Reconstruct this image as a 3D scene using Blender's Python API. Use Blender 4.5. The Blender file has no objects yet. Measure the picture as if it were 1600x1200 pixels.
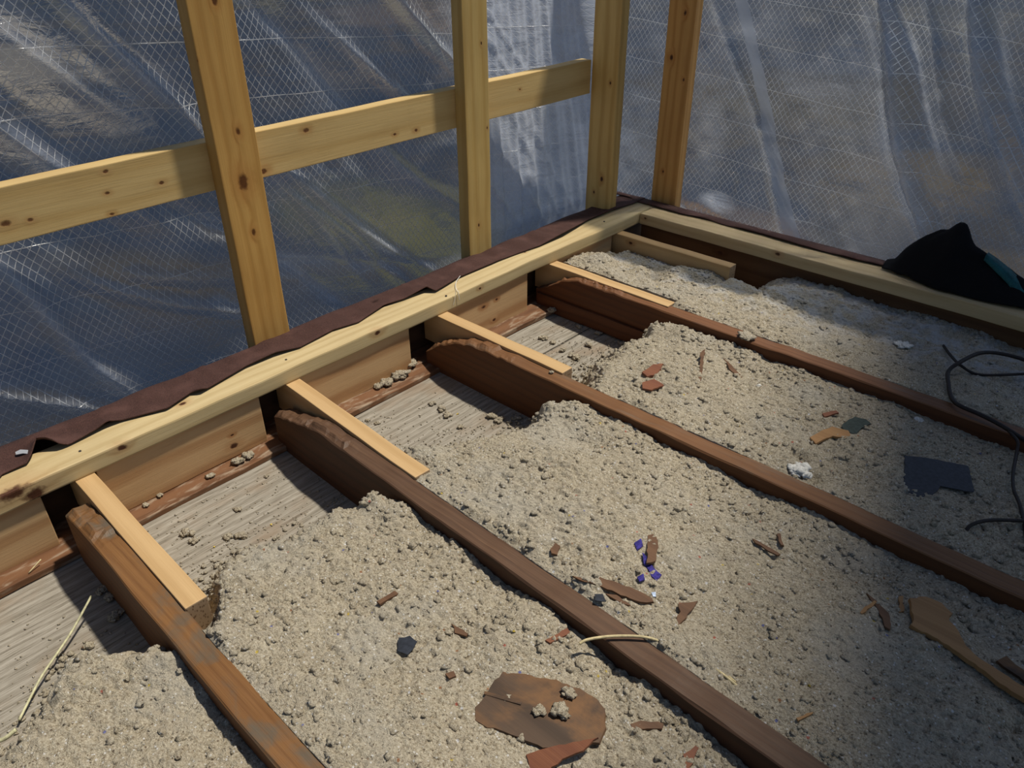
import bpy, bmesh, math, random
import numpy as np
from mathutils import Vector, Matrix, Quaternion

random.seed(7)
S = bpy.context.scene
COL = S.collection

# ------------------------------------------------------------------ camera, sky, sun, exposure
CF, YAW, PITCH, ROLL = 1205.886, -0.743930, 0.557646, -0.004781
CAM = np.array([1.432105, -2.218720, 0.921520])
def _axes():
    cy, sy, cp, sp = math.cos(YAW), math.sin(YAW), math.cos(PITCH), math.sin(PITCH)
    F = np.array([sy*cp, cy*cp, -sp]); Rt = np.array([cy, -sy, 0.0]); U = np.cross(Rt, F)
    c, s = math.cos(ROLL), math.sin(ROLL)
    return c*Rt + s*U, -s*Rt + c*U, F
RT, UP, FW = _axes()
def P(px, py, ax, v):
    """point of the world seen at a pixel of the photograph, on the plane axis = v"""
    d = FW + RT*(px-800)/CF - UP*(py-600)/CF
    i = 'xyz'.index(ax); t = (v-CAM[i])/d[i]
    return CAM + t*d
cd = bpy.data.cameras.new('camera'); cam = bpy.data.objects.new('camera', cd); COL.objects.link(cam)
cd.sensor_width = 36.0; cd.lens = CF*36.0/1600.0; cd.clip_start = .01; cd.clip_end = 300
M = Matrix(((RT[0], UP[0], -FW[0], CAM[0]), (RT[1], UP[1], -FW[1], CAM[1]), (RT[2], UP[2], -FW[2], CAM[2]), (0, 0, 0, 1)))
cam.matrix_world = M
S.camera = cam

w = bpy.data.worlds.new('world'); S.world = w; w.use_nodes = True
nt = w.node_tree; nt.nodes.clear()
sky = nt.nodes.new('ShaderNodeTexSky'); sky.sky_type = 'NISHITA'; sky.sun_disc = False
sky.sun_elevation = math.radians(60); sky.sun_rotation = math.radians(25)
bg = nt.nodes.new('ShaderNodeBackground'); bg.inputs['Strength'].default_value = 0.056
wo = nt.nodes.new('ShaderNodeOutputWorld')
nt.links.new(sky.outputs[0], bg.inputs[0]); nt.links.new(bg.outputs[0], wo.inputs[0])

SUN_DIR = Vector((-0.188, -0.394, -0.90)).normalized()
sl = bpy.data.lights.new('sun', 'SUN'); sl.energy = 4.2; sl.angle = math.radians(2.6); sl.color = (1.0, 0.93, 0.80)
so = bpy.data.objects.new('sun', sl); COL.objects.link(so)
so.rotation_mode = 'QUATERNION'; so.rotation_quaternion = SUN_DIR.to_track_quat('-Z', 'Y'); so.location = (1, 2, 5)

S.view_settings.view_transform = 'Standard'; S.view_settings.look = 'None'
S.view_settings.exposure = 0.0; S.view_settings.gamma = 1.0; S.view_settings.use_curve_mapping = False

# ------------------------------------------------------------------ helpers
def tag(o, label=None, cat=None, group=None, kind=None):
    if label: o['label'] = label
    if cat: o['category'] = cat
    if group: o['group'] = group
    if kind: o['kind'] = kind
    return o
def link(name, me, mat=None, parent=None, smooth=False):
    o = bpy.data.objects.new(name, me); COL.objects.link(o)
    if mat: me.materials.append(mat)
    if parent: o.parent = parent
    if smooth: me.polygons.foreach_set('use_smooth', [True]*len(me.polygons))
    return o
def from_np(name, V, Fq, mat=None, parent=None, smooth=False):
    me = bpy.data.meshes.new(name)
    V = np.asarray(V, np.float32); Fq = np.asarray(Fq, np.int32); n = Fq.shape[1]
    me.vertices.add(len(V)); me.vertices.foreach_set('co', V.ravel())
    me.loops.add(Fq.size); me.loops.foreach_set('vertex_index', Fq.ravel())
    me.polygons.add(len(Fq)); me.polygons.foreach_set('loop_start', np.arange(0, Fq.size, n, dtype=np.int32))
    me.update(calc_edges=True); me.validate()
    return link(name, me, mat, parent, smooth)
def empty(name, loc, rz=0):
    o = bpy.data.objects.new(name, None); COL.objects.link(o); o.location = loc; o.rotation_euler = (0, 0, rz)
    o.empty_display_size = .05
    return o

def hashg(ix, iy, seed):
    n = (ix.astype(np.int64)*374761393 + iy.astype(np.int64)*668265263 + seed*1442695041) & 0xffffffff
    n = ((n ^ (n >> 13))*1274126177) & 0xffffffff
    n = ((n ^ (n >> 16))*2246822519) & 0xffffffff
    return ((n ^ (n >> 15)) & 0xffffff)/float(0xffffff)
def vnoise(x, y, s, seed):
    """smooth value noise in -1..1, feature size s"""
    x = np.asarray(x, float)/s; y = np.asarray(y, float)/s
    ix = np.floor(x); iy = np.floor(y); fx = x-ix; fy = y-iy
    fx = fx*fx*fx*(fx*(fx*6-15)+10); fy = fy*fy*fy*(fy*(fy*6-15)+10)
    a = hashg(ix, iy, seed); b = hashg(ix+1, iy, seed); c = hashg(ix, iy+1, seed); d = hashg(ix+1, iy+1, seed)
    return ((a*(1-fx)+b*fx)*(1-fy) + (c*(1-fx)+d*fx)*fy)*2-1
def billow(x, y, s, seed):
    """rounded lumps: distance to jittered points, 1 at a lump's middle, 0 between lumps"""
    x = np.asarray(x, float)/s; y = np.asarray(y, float)/s
    ix = np.floor(x); iy = np.floor(y); best = np.full(x.shape, 9.0)
    for dx in (-1, 0, 1):
        for dy in (-1, 0, 1):
            jx = ix+dx; jy = iy+dy
            px = jx+hashg(jx, jy, seed); py = jy+hashg(jx, jy, seed+77)
            rr = .75+.5*hashg(jx, jy, seed+5)
            best = np.minimum(best, ((px-x)**2+(py-y)**2)/rr)
    return np.sqrt(np.clip(1-best, 0, 1))
def sm(t):
    t = np.clip(t, 0, 1); return t*t*(3-2*t)

# ------------------------------------------------------------------ node helpers
class NT:
    def __init__(s, name):
        s.m = bpy.data.materials.new(name); s.m.use_nodes = True; s.t = s.m.node_tree; s.t.nodes.clear()
        s.out = s.n('ShaderNodeOutputMaterial')
    def n(s, ty, **kw):
        o = s.t.nodes.new(ty)
        for k, v in kw.items():
            if k in o.inputs: s.put(o.inputs[k], v)
            else: setattr(o, k, v)
        return o
    def put(s, sock, v):
        if isinstance(v, bpy.types.NodeSocket): s.t.links.new(v, sock)
        elif isinstance(v, bpy.types.Node): s.t.links.new(v.outputs[0], sock)
        else:
            try: sock.default_value = v
            except Exception: sock.default_value = (v, v, v)
    def math(s, op, a, b=None, c=None, clamp=False):
        o = s.t.nodes.new('ShaderNodeMath'); o.operation = op; o.use_clamp = clamp
        s.put(o.inputs[0], a)
        if b is not None: s.put(o.inputs[1], b)
        if c is not None: s.put(o.inputs[2], c)
        return o.outputs[0]
    def vmath(s, op, a, b=None, out=0):
        o = s.t.nodes.new('ShaderNodeVectorMath'); o.operation = op
        s.put(o.inputs[0], a)
        if b is not None: s.put(o.inputs[1], b)
        return o.outputs[out]
    def mix(s, f, a, b, mode='MIX'):
        o = s.t.nodes.new('ShaderNodeMix'); o.data_type = 'RGBA'; o.blend_type = mode
        s.put(o.inputs[0], f); s.put(o.inputs[6], col(a)); s.put(o.inputs[7], col(b)); return o.outputs[2]
    def ramp(s, f, stops, interp='LINEAR'):
        o = s.t.nodes.new('ShaderNodeValToRGB'); e = o.color_ramp; e.interpolation = interp
        while len(e.elements) < len(stops): e.elements.new(.5)
        for q, (p, c) in zip(e.elements, stops):
            q.position = p; q.color = col(c) if not isinstance(c, (int, float)) else (c, c, c, 1)
        s.put(o.inputs[0], f); return o.outputs[0]
    def rng(s, v, a, b, c=0., d=1.):
        o = s.t.nodes.new('ShaderNodeMapRange'); o.interpolation_type = 'SMOOTHSTEP'
        for i, q in enumerate((v, a, b, c, d)): s.put(o.inputs[i], q)
        return o.outputs[0]
    def noise(s, vec, scale, detail=3, rough=.55, dist=0., out=0):
        o = s.t.nodes.new('ShaderNodeTexNoise'); s.put(o.inputs['Vector'], vec); o.inputs['Scale'].default_value = scale
        o.inputs['Detail'].default_value = detail; o.inputs['Roughness'].default_value = rough; o.inputs['Distortion'].default_value = dist
        return o.outputs[out]
    def map(s, vec, loc=(0, 0, 0), rot=(0, 0, 0), sc=(1, 1, 1)):
        o = s.t.nodes.new('ShaderNodeMapping'); s.put(o.inputs[0], vec)
        o.inputs['Location'].default_value = loc; o.inputs['Rotation'].default_value = rot; o.inputs['Scale'].default_value = sc
        return o.outputs[0]
    def bump(s, h, strength=.3, dist=.002):
        o = s.t.nodes.new('ShaderNodeBump'); s.put(o.inputs['Height'], h)
        o.inputs['Strength'].default_value = strength; o.inputs['Distance'].default_value = dist; return o.outputs[0]
    def pbsdf(s, color, rough=.6, normal=None, spec=.35, **kw):
        o = s.t.nodes.new('ShaderNodeBsdfPrincipled'); s.put(o.inputs['Base Color'], col(color)); s.put(o.inputs['Roughness'], rough)
        o.inputs['Specular IOR Level'].default_value = spec
        if normal is not None: s.put(o.inputs['Normal'], normal)
        for k, v in kw.items(): s.put(o.inputs[k], v)
        s.t.links.new(o.outputs[0], s.out.inputs[0]); return o
def col(c):
    if isinstance(c, tuple) and len(c) == 3: return (c[0], c[1], c[2], 1.0)
    return c

def wood(name, light, dark, grain=1.0, knots=(), knotcol=(.10, .035, .015), rough=.6, stain=None, seed=0, ring=.5, bumpy=.35, blotch=.35):
    """timber: grain runs along the object's own X; knots = [(x,y,z,r)] in object space"""
    N = NT(name); tc = N.n('ShaderNodeTexCoord').outputs['Object']
    v = N.map(tc, loc=(seed*3.7, seed*1.3, seed*.7))
    kmask = None; kring = None
    for (kx, ky, kz, kr) in knots:
        d = N.vmath('SUBTRACT', tc, (kx, ky, kz)); d = N.vmath('MULTIPLY', d, (.62, 1.0, 1.0)); L = N.vmath('LENGTH', d, out=1)
        wob = N.math('MULTIPLY', N.math('SUBTRACT', N.noise(tc, 90, 2), .5), kr*.9)
        L = N.math('ADD', L, wob)
        m = N.rng(L, kr*1.15, kr*.45); q = N.rng(L, kr*3.6, kr*.6)
        kmask = m if kmask is None else N.math('MAXIMUM', kmask, m)
        kring = q if kring is None else N.math('MAXIMUM', kring, q)
    # growth-ring bands, stretched along X and bent by slow noise and by the knots
    warp = N.noise(N.map(v, sc=(.9, 7, 7)), 1.0, 3)
    sep = N.n('ShaderNodeSeparateXYZ'); N.put(sep.inputs[0], v)
    lat = N.math('ADD', N.math('MULTIPLY', sep.outputs[1], 1.0), N.math('MULTIPLY', sep.outputs[2], .8))
    lat = N.math('ADD', lat, N.math('MULTIPLY', warp, .075))
    if kring is not None: lat = N.math('ADD', lat, N.math('MULTIPLY', kring, .016))
    bands = N.math('MULTIPLY_ADD', N.math('SINE', N.math('MULTIPLY', lat, 420*grain)), .5, .5)
    bands = N.math('POWER', bands, 2.2)
    fib = N.noise(N.map(v, sc=(3.5, 160, 160)), 1.0, 4, .65)
    fib2 = N.noise(N.map(v, sc=(14, 480, 480)), 1.0, 2, .6)
    blot = N.noise(N.map(v, sc=(3, 11, 11)), 1.0, 4, .6)
    f = N.math('ADD', N.math('MULTIPLY', bands, ring), N.math('MULTIPLY', fib, 1.0-ring))
    f = N.rng(f, .12, .85)
    c = N.mix(N.math('MULTIPLY', f, .72), light, dark)
    midd = tuple(.5*a*b for a, b in zip(light, (1.1, .95, .8)))
    c = N.mix(N.math('MULTIPLY', N.rng(blot, .45, .75), blotch), c, midd)
    c = N.mix(N.math('MULTIPLY', N.rng(fib2, .55, .8), .35), c, dark)
    if stain:
        scol, lo, hi, sc = stain
        st = N.noise(N.map(v, sc=sc), 1.0, 5, .62, .4)
        c = N.mix(N.rng(st, lo, hi), c, scol)
    if kmask is not None:
        c = N.mix(N.math('MULTIPLY', kring, .42), c, tuple(x*.62 for x in (light[0], light[1]*.62, light[2]*.4)))
        kc = N.mix(N.noise(tc, 220, 2), knotcol, tuple(x*.35 for x in knotcol))
        c = N.mix(kmask, c, kc)
    h = N.math('ADD', N.math('MULTIPLY', fib, .7), N.math('MULTIPLY', bands, -.35))
    h = N.math('ADD', h, N.math('MULTIPLY', fib2, .35))
    if kmask is not None: h = N.math('SUBTRACT', h, N.math('MULTIPLY', kmask, .9))
    N.pbsdf(c, rough, N.bump(h, bumpy, .0015), spec=.3)
    return N.m

def plain(name, color, rough=.7, nsc=60, amt=.3, bs=.3, spec=.3, sheen=None):
    N = NT(name); tc = N.n('ShaderNodeTexCoord').outputs['Object']
    n1 = N.noise(tc, nsc, 5, .6); d = tuple(x*(1-amt) for x in color); l = tuple(min(1, x*(1+amt)) for x in color)
    c = N.mix(N.rng(n1, .3, .7), d, l)
    N.pbsdf(c, rough, N.bump(n1, bs, .002), spec=spec); return N.m

def board(name, p0, p1, width, height, mat, roll=0., parent=None, seg=14, wob=.0007, bev=.0022, seed=0, centre=True):
    """sawn timber from p0 to p1 (centre line), width across (horizontal), height (vertical); own X = its length"""
    p0 = Vector(p0); p1 = Vector(p1); L = (p1-p0).length
    bm = bmesh.new(); bmesh.ops.create_cube(bm, size=1.0)
    for v in bm.verts: v.co = Vector((v.co.x*L, v.co.y*width, v.co.z*height))
    long_e = [e for e in bm.edges if abs((e.verts[0].co-e.verts[1].co).x) > L*.5]
    if bev: bmesh.ops.bevel(bm, geom=list(bm.edges), offset=bev, segments=2, profile=.6, affect='EDGES')
    for k in range(1, seg):
        x = -L/2 + L*k/seg
        bmesh.ops.bisect_plane(bm, geom=bm.verts[:]+bm.edges[:]+bm.faces[:], plane_co=(x, 0, 0), plane_no=(1, 0, 0))
    rnd = random.Random(seed*31+5)
    ph = [rnd.uniform(0, 6.28) for _ in range(6)]
    for v in bm.verts:
        t = v.co.x
        v.co.y += wob*(math.sin(t*7+ph[0])+.6*math.sin(t*23+ph[1])) * (1 if v.co.y > 0 else .7)
        v.co.z += wob*(math.sin(t*9+ph[2])+.6*math.sin(t*31+ph[3])) * (1 if v.co.z > 0 else .6)
    me = bpy.data.meshes.new(name); bm.to_mesh(me); bm.free()
    o = link(name, me, mat, parent)
    for pl in me.polygons: pl.use_smooth = False
    X = (p1-p0).normalized()
    if abs(X.z) > .9: Y = Vector((0, 1, 0)); Z = X.cross(Y).normalized(); Y = Z.cross(X)
    else: Z = Vector((0, 0, 1)); Y = Z.cross(X).normalized(); Z = X.cross(Y)
    m = Matrix((X, Y, Z)).transposed().to_4x4(); m = m @ Matrix.Rotation(roll, 4, 'X'); m.translation = (p0+p1)/2
    o.matrix_world = m
    return o, m
def kpx(m, lst):
    """knots seen at pixels -> object space of a board with matrix m; entries (px,py,axis,value,radius)"""
    mi = m.inverted(); out = []
    for (px, py, ax, v, r) in lst:
        q = mi @ Vector(P(px, py, ax, v)); out.append((q.x, q.y, q.z, r))
    return out
def bframe(p0, p1):
    p0 = Vector(p0); p1 = Vector(p1); X = (p1-p0).normalized()
    if abs(X.z) > .9: Y = Vector((0, 1, 0)); Z = X.cross(Y).normalized(); Y = Z.cross(X)
    else: Z = Vector((0, 0, 1)); Y = Z.cross(X).normalized(); Z = X.cross(Y)
    m = Matrix((X, Y, Z)).transposed().to_4x4(); m.translation = (p0+p1)/2
    return m

NEW_L, NEW_D = (.66, .49, .235), (.50, .33, .125)
DECK = -.18

# ------------------------------------------------------------------ large structure: ground outside, shade overhead, deck
N = NT('ground_soil'); tc = N.n('ShaderNodeTexCoord').outputs['Object']
g1 = N.noise(tc, .35, 3, .5, .4); g2 = N.noise(tc, 3.0, 5, .7)
c = N.ramp(g1, [(.35, (.010, .020, .045)), (.52, (.020, .030, .055)), (.62, (.04, .036, .036)), (.75, (.06, .05, .042))])
for (gx, gy, sx_, sy_, cc) in [(-27, 5.5, 6, 2.4, (.30, .26, .21)), (-25, 22, 9, 5, (.14, .10, .075)), (-7.5, 4.8, 2.5, 1.6, (.09, .085, .04)), (-6.0, 17, 4, 3, (.05, .042, .032)), (-2.2, 12.5, 2.2, 1.6, (.085, .062, .035)),
        (.2, 8.5, 1.4, 1.0, (.09, .065, .035)), (-3.5, 34, 12, 5, (.04, .04, .042)), (-3.5, 7.8, 1.5, 1.2, (.16, .10, .06))]:
    d = N.vmath('LENGTH', N.vmath('MULTIPLY', N.vmath('SUBTRACT', tc, (gx, gy, -3.0)), (1/sx_, 1/sy_, 0)), out=1)
    d = N.math('ADD', d, N.math('MULTIPLY', N.math('SUBTRACT', g1, .5), 1.4)); c = N.mix(N.rng(d, 1.05, .45), c, cc)
c = N.mix(N.math('MULTIPLY', g2, .3), c, (.02, .025, .02)); N.pbsdf(c, .95, spec=.1)
V = []; Fc = []; nn = 60
for i in range(nn+1):
    for j in range(nn+1):
        x = -55+75*i/nn; y = -25+85*j/nn
        V.append((x, y, -3.0+.25*float(vnoise(x, y, 7, 3))))
for i in range(nn):
    for j in range(nn):
        a = i*(nn+1)+j; Fc.append((a, a+nn+1, a+nn+2, a+1))
tag(from_np('ground', V, Fc, N.m, smooth=True), 'dark and tan ground far below outside the plastic', kind='structure')

# deck of grey weathered plywood sheets between the joists (two sheets, joint between them)
N = NT('weathered_plywood'); tc = N.n('ShaderNodeTexCoord').outputs['Object']
warp = N.noise(N.map(tc, sc=(14, 2, 5)), 1.0, 3)
sep = N.n('ShaderNodeSeparateXYZ'); N.put(sep.inputs[0], tc)
lat = N.math('ADD', sep.outputs[0], N.math('MULTIPLY', warp, .07))
bands = N.math('MULTIPLY_ADD', N.math('SINE', N.math('MULTIPLY', lat, 330)), .5, .5)
fib = N.noise(N.map(tc, sc=(330, 16, 20)), 1.0, 5, .75); fib2 = N.noise(N.map(tc, sc=(70, 5, 10)), 1.0, 4, .7)
f = N.math('ADD', N.math('MULTIPLY', bands, .12), N.math('MULTIPLY', fib, .88))
c = N.ramp(f, [(.25, (.09, .075, .055)), (.42, (.235, .21, .17)), (.6, (.36, .33, .28)), (.8, (.45, .42, .365))])
bl = N.noise(N.map(tc, sc=(9, 5, 5)), 1.0, 4, .6)
c = N.mix(N.math('MULTIPLY', N.rng(bl, .5, .72), .6), c, (.26, .19, .13))
c = N.mix(N.math('MULTIPLY', N.rng(fib2, .55, .72), .5), c, (.12, .095, .07))
N.pbsdf(c, .85, N.bump(f, .6, .002), spec=.15); PLY = N.m
floor = empty('floor', (.9, -1.0, DECK)); tag(floor, 'weathered grey plywood ceiling deck between the joists', kind='structure')
def sheet(x0, x1, y0, y1, dz=0.):
    o, _ = board('plywood_sheet', ((x0+x1)/2, y0, DECK-.006+dz), ((x0+x1)/2, y1, DECK-.006+dz), x1-x0, .012, PLY, seg=10, wob=.0004, bev=.001)
    o.data.transform(Matrix.Rotation(math.pi/2, 4, 'Z')); o.matrix_world = Matrix.Translation(((x0+x1)/2, (y0+y1)/2, DECK-.006+dz))
    o.parent = floor; o.matrix_parent_inverse = floor.matrix_world.inverted() if False else Matrix.Translation((-.9, 1.0, -DECK))
    return o
sheet(-.25, 2.3, -2.9, -.99); sheet(-.25, .1905, -.986, .25); sheet(.1935, 2.3, -.986, .25, -.002)

# ------------------------------------------------------------------ timbers
def add_timber(name, p0, p1, wd, ht, label, cat, knots=(), light=NEW_L, dark=NEW_D, group=None, seed=0, parent=None, **kw):
    m = bframe(p0, p1)
    bkw = {k: kw.pop(k) for k in ('seg', 'wob', 'bev') if k in kw}
    mt = wood(name+'_wood', light, dark, knots=kpx(m, knots), seed=seed, **kw)
    o, _ = board(name, p0, p1, wd, ht, mt, seed=seed, parent=parent, **bkw)
    if label: tag(o, label, cat, group)
    return o
PT, PB = 0.0, -.038
plateA = add_timber('sole_plate', (-.0475, -3.0, -.019), (-.0475, .095, -.019), .095, .038,
    'pale new timber plate running from the front left edge to the corner', 'timber',
    knots=[(55, 772, 'x', 0, .014), (190, 700, 'x', 0, .007), (590, 520, 'x', 0, .007), 
           (652, 455, 'z', 0, .004), (750, 451, 'x', 0, .004), (285, 630, 'z', 0, .006), (820, 395, 'z', 0, .003), (20, 770, 'z', 0, .02), (760, 414, 'z', 0, .003)],
    seed=1, light=(.58, .465, .26), dark=(.41, .30, .14), seg=60, wob=.0012, bev=.004, grain=.5, ring=.3)
plateB = add_timber('sole_plate', (.001, .0475, -.019), (3.0, .0475, -.019), .095, .038,
    'pale new timber plate running right from the corner under the black jacket', 'timber',
    knots=[(1215, 397, 'y', 0, .006), (1180, 363, 'z', 0, .003), (1008, 341, 'y', 0, .004), (1400, 420, 'z', 0, .004), (1355, 402, 'z', 0, .004)],
    seed=2, light=(.56, .43, .24), dark=(.42, .30, .145), seg=50, wob=.0009, bev=.003, grain=.5, ring=.3)
NAIL = plain('nail_steel', (.05, .042, .038), .5, 200, .3)
def nail_head(par, px, py):
    q = Vector(P(px, py, 'z', .0008)); bm = bmesh.new(); bmesh.ops.create_cone(bm, cap_ends=True, segments=10, radius1=.0032, radius2=.0026, depth=.0022)
    me = bpy.data.meshes.new('nail_head'); bm.to_mesh(me); bm.free(); o = link('nail_head', me, NAIL, par); o.matrix_parent_inverse = par.matrix_world.inverted(); o.location = q
for par, L_ in ((plateA, [(447, 562), (125, 705), (820, 386), (697, 462), (944, 346)]), (plateB, [(1355, 403), (1398, 419), (1180, 363)])):
    for q_ in L_: nail_head(par, *q_)
# wall studs and let-in rail
STUD = dict(knotcol=(.17, .06, .012), light=(.58, .345, .105), dark=(.40, .20, .045), grain=.55, ring=.3)
sg = None
add_timber('wall_stud', (-.18, -1.372, -.10), (-.18, -1.368, 1.45), .10, .04, 'orange timber stud crossing the rail, leftmost and nearest of the studs', 'stud',
    knots=[(380, 285, 'x', -.16, .013), (396, 363, 'x', -.16, .006), (372, 206, 'x', -.16, .006), (335, 2, 'x', -.16, .006), (308, 95, 'x', -.16, .0025)], seed=3, **STUD)
add_timber('wall_stud', (-.18, -.628, -.10), (-.18, -.626, 1.45), .095, .04, 'upright timber stud in the middle of the left wall, second from the left', 'stud',
    knots=[(748, 352, 'x', -.16, .004), (752, 68, 'x', -.16, .003), (761, 200, 'x', -.16, .003), (705, 16, 'x', -.16, .003)], seed=4, light=(.54, .385, .145), dark=(.40, .25, .07), grain=.4, ring=.35)
STUD2 = dict(light=(.62, .42, .15), dark=(.45, .27, .075), grain=.4, ring=.5)
add_timber('wall_stud', (-.145, -.033, -.10), (-.145, -.033, 1.45), .04, .105, 'timber stud just left of the corner where the rail ends', 'stud',
    knots=[(940, 280, 'y', -.053, .006), (954, 130, 'y', -.053, .004), (928, 300, 'y', -.053, .004)], seed=5, **STUD2)
add_timber('wall_stud', (.003, .16, -.10), (.003, .16, 1.45), .04, .10, 'reddish timber stud right of the corner on the far wall', 'stud',
    knots=[(1071, 20, 'y', .14, .006), (1049, 90, 'y', .14, .007), (1036, 268, 'y', .14, .004), (1068, 125, 'y', .14, .004)], seed=6,
    light=(.58, .33, .11), dark=(.40, .19, .05), grain=.5, ring=.5)
add_timber('wall_rail', (-.22, -2.7, .4305), (-.22, -.0535, .4325), .04, .105, 'horizontal timber rail running behind the left wall studs', 'timber',
    knots=[(478, 204, 'x', -.2, .0055), (412, 268, 'x', -.2, .0065), (168, 302, 'x', -.2, .0035), (175, 335, 'x', -.2, .0035), (48, 344, 'x', -.2, .004), (8, 350, 'x', -.2, .0065),
           (252, 286, 'x', -.2, .004), (650, 204, 'x', -.2, .004), (617, 210, 'x', -.2, .0035), (812, 140, 'x', -.2, .003), (165, 268, 'x', -.2, .004)],
    knotcol=(.20, .085, .03), seed=7, light=(.62, .455, .205), dark=(.48, .31, .11), seg=40, grain=.3, ring=.3)

# blocking boards under the left plate
BL = dict(light=(.56, .37, .19), dark=(.38, .20, .085), grain=.28, ring=.7)
blocks = [(-2.9, -1.99, 'pale blocking board under the plate at the left edge of the picture', [], 11),
          (-1.885, -1.515, 'blocking board with one round dark knot between the first two joists', [(366, 697, 'x', -.008, .007), (363, 680, 'x', -.008, .003)], 12),
          (-1.405, -1.06, 'blocking board above the widest bare patch of deck, between second and third joist', [], 13),
          (-.928, -.582, 'blocking board with two small knots between the third and fourth joist', [(756, 480, 'x', -.008, .006), (776, 468, 'x', -.008, .004), (772, 500, 'x', -.008, .005)], 14),
          (-.447, -.146, 'short blocking board nearest the corner, above the grey fluff', [], 15)]
for y0, y1, lab, kn, sd in blocks:
    add_timber('blocking_board', (-.028, y0, -.1025), (-.028, y1, -.1025), .04, .127, lab, 'timber', knots=kn, group='blocking boards under the left plate', seed=sd, **BL)
# old reddish sill under the blocks
add_timber('wall_sill', (-.09, -2.95, -.1725), (-.07, .2, -.1725), .25, .0145, 'reddish old board edge below the blocking boards', 'timber',
    seed=16, light=(.19, .092, .045), dark=(.10, .045, .022), grain=.3, seg=40, wob=.002, stain=((.32, .24, .17), .5, .7, (14, 50, 50)))
add_timber('dark_gap_backing', (-.085, -2.95, -.1025), (-.085, .2, -.1025), .02, .125, 'added dark backing that darkens the gaps behind the blocking boards', 'timber',
    seed=18, light=(.07, .04, .022), dark=(.04, .02, .012), grain=.4, seg=8)  # added dark strip, stands in for the shade in the gaps
# dark rim board below the right plate
add_timber('rim_board', (-.005, .045, -.112), (3.0, .045, -.112), .04, .145, 'dark old rim board below the right-hand plate', 'timber',
    knots=[(1125, 395, 'y', .025, .007)], seed=17, light=(.15, .075, .032), dark=(.09, .04, .017), grain=.4, seg=20)

N = NT('end_grain'); tc = N.n('ShaderNodeTexCoord').outputs['Object']; vo = N.n('ShaderNodeTexVoronoi', Scale=230.0); N.put(vo.inputs['Vector'], N.map(tc, sc=(0, 1, .55)))
c = N.mix(N.rng(vo.outputs['Distance'], .45, .15), (.36, .25, .15), (.17, .10, .055)); N.pbsdf(c, .9, spec=.1); ENDG = N.m
# new sister pieces lying against the old joists
SIS = dict(light=(.56, .375, .185), dark=(.44, .275, .12), grain=.35, ring=.4, blotch=.12, group='short new sister joists under the left plate')
sis = [((-1.907, -1.922), .462, 'short new sister board against the nearest old joist, cut end showing', 21),
       ((-1.424, -1.452), .485, 'short new sister board against the second joist, end buried in insulation', 22),
       ((-.943, -.950), .447, 'short new sister board against the third joist with its clean end on bare deck', 23),
       ((-.467, -.471), .436, 'short new sister board against the fourth joist beside the grey fluff', 24),
       ((-.112, -.114), .432, 'deep new board standing on edge closest to the right-hand plate', 25)]
for (ya, yb), xe, lab, sd in sis:
    hgt = .092 if sd != 25 else .125
    kn = [(985, 380, 'y', -.132, .005), (1029, 422, 'y', -.132, .004)] if sd == 25 else []
    kw = dict(SIS)
    if sd == 25: kw.update(light=(.58, .38, .18), dark=(.42, .25, .1))
    o = add_timber('sister_joist', (-.06, ya, -.0385-hgt/2), (xe, yb, -.0385-hgt/2), .038, hgt, lab, 'joist', knots=kn, seed=sd, **kw)
    o.data.materials.append(ENDG)
    for q in o.data.polygons:
        if q.normal.x > .9 and len(q.vertices) >= 4: q.material_index = 1

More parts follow.
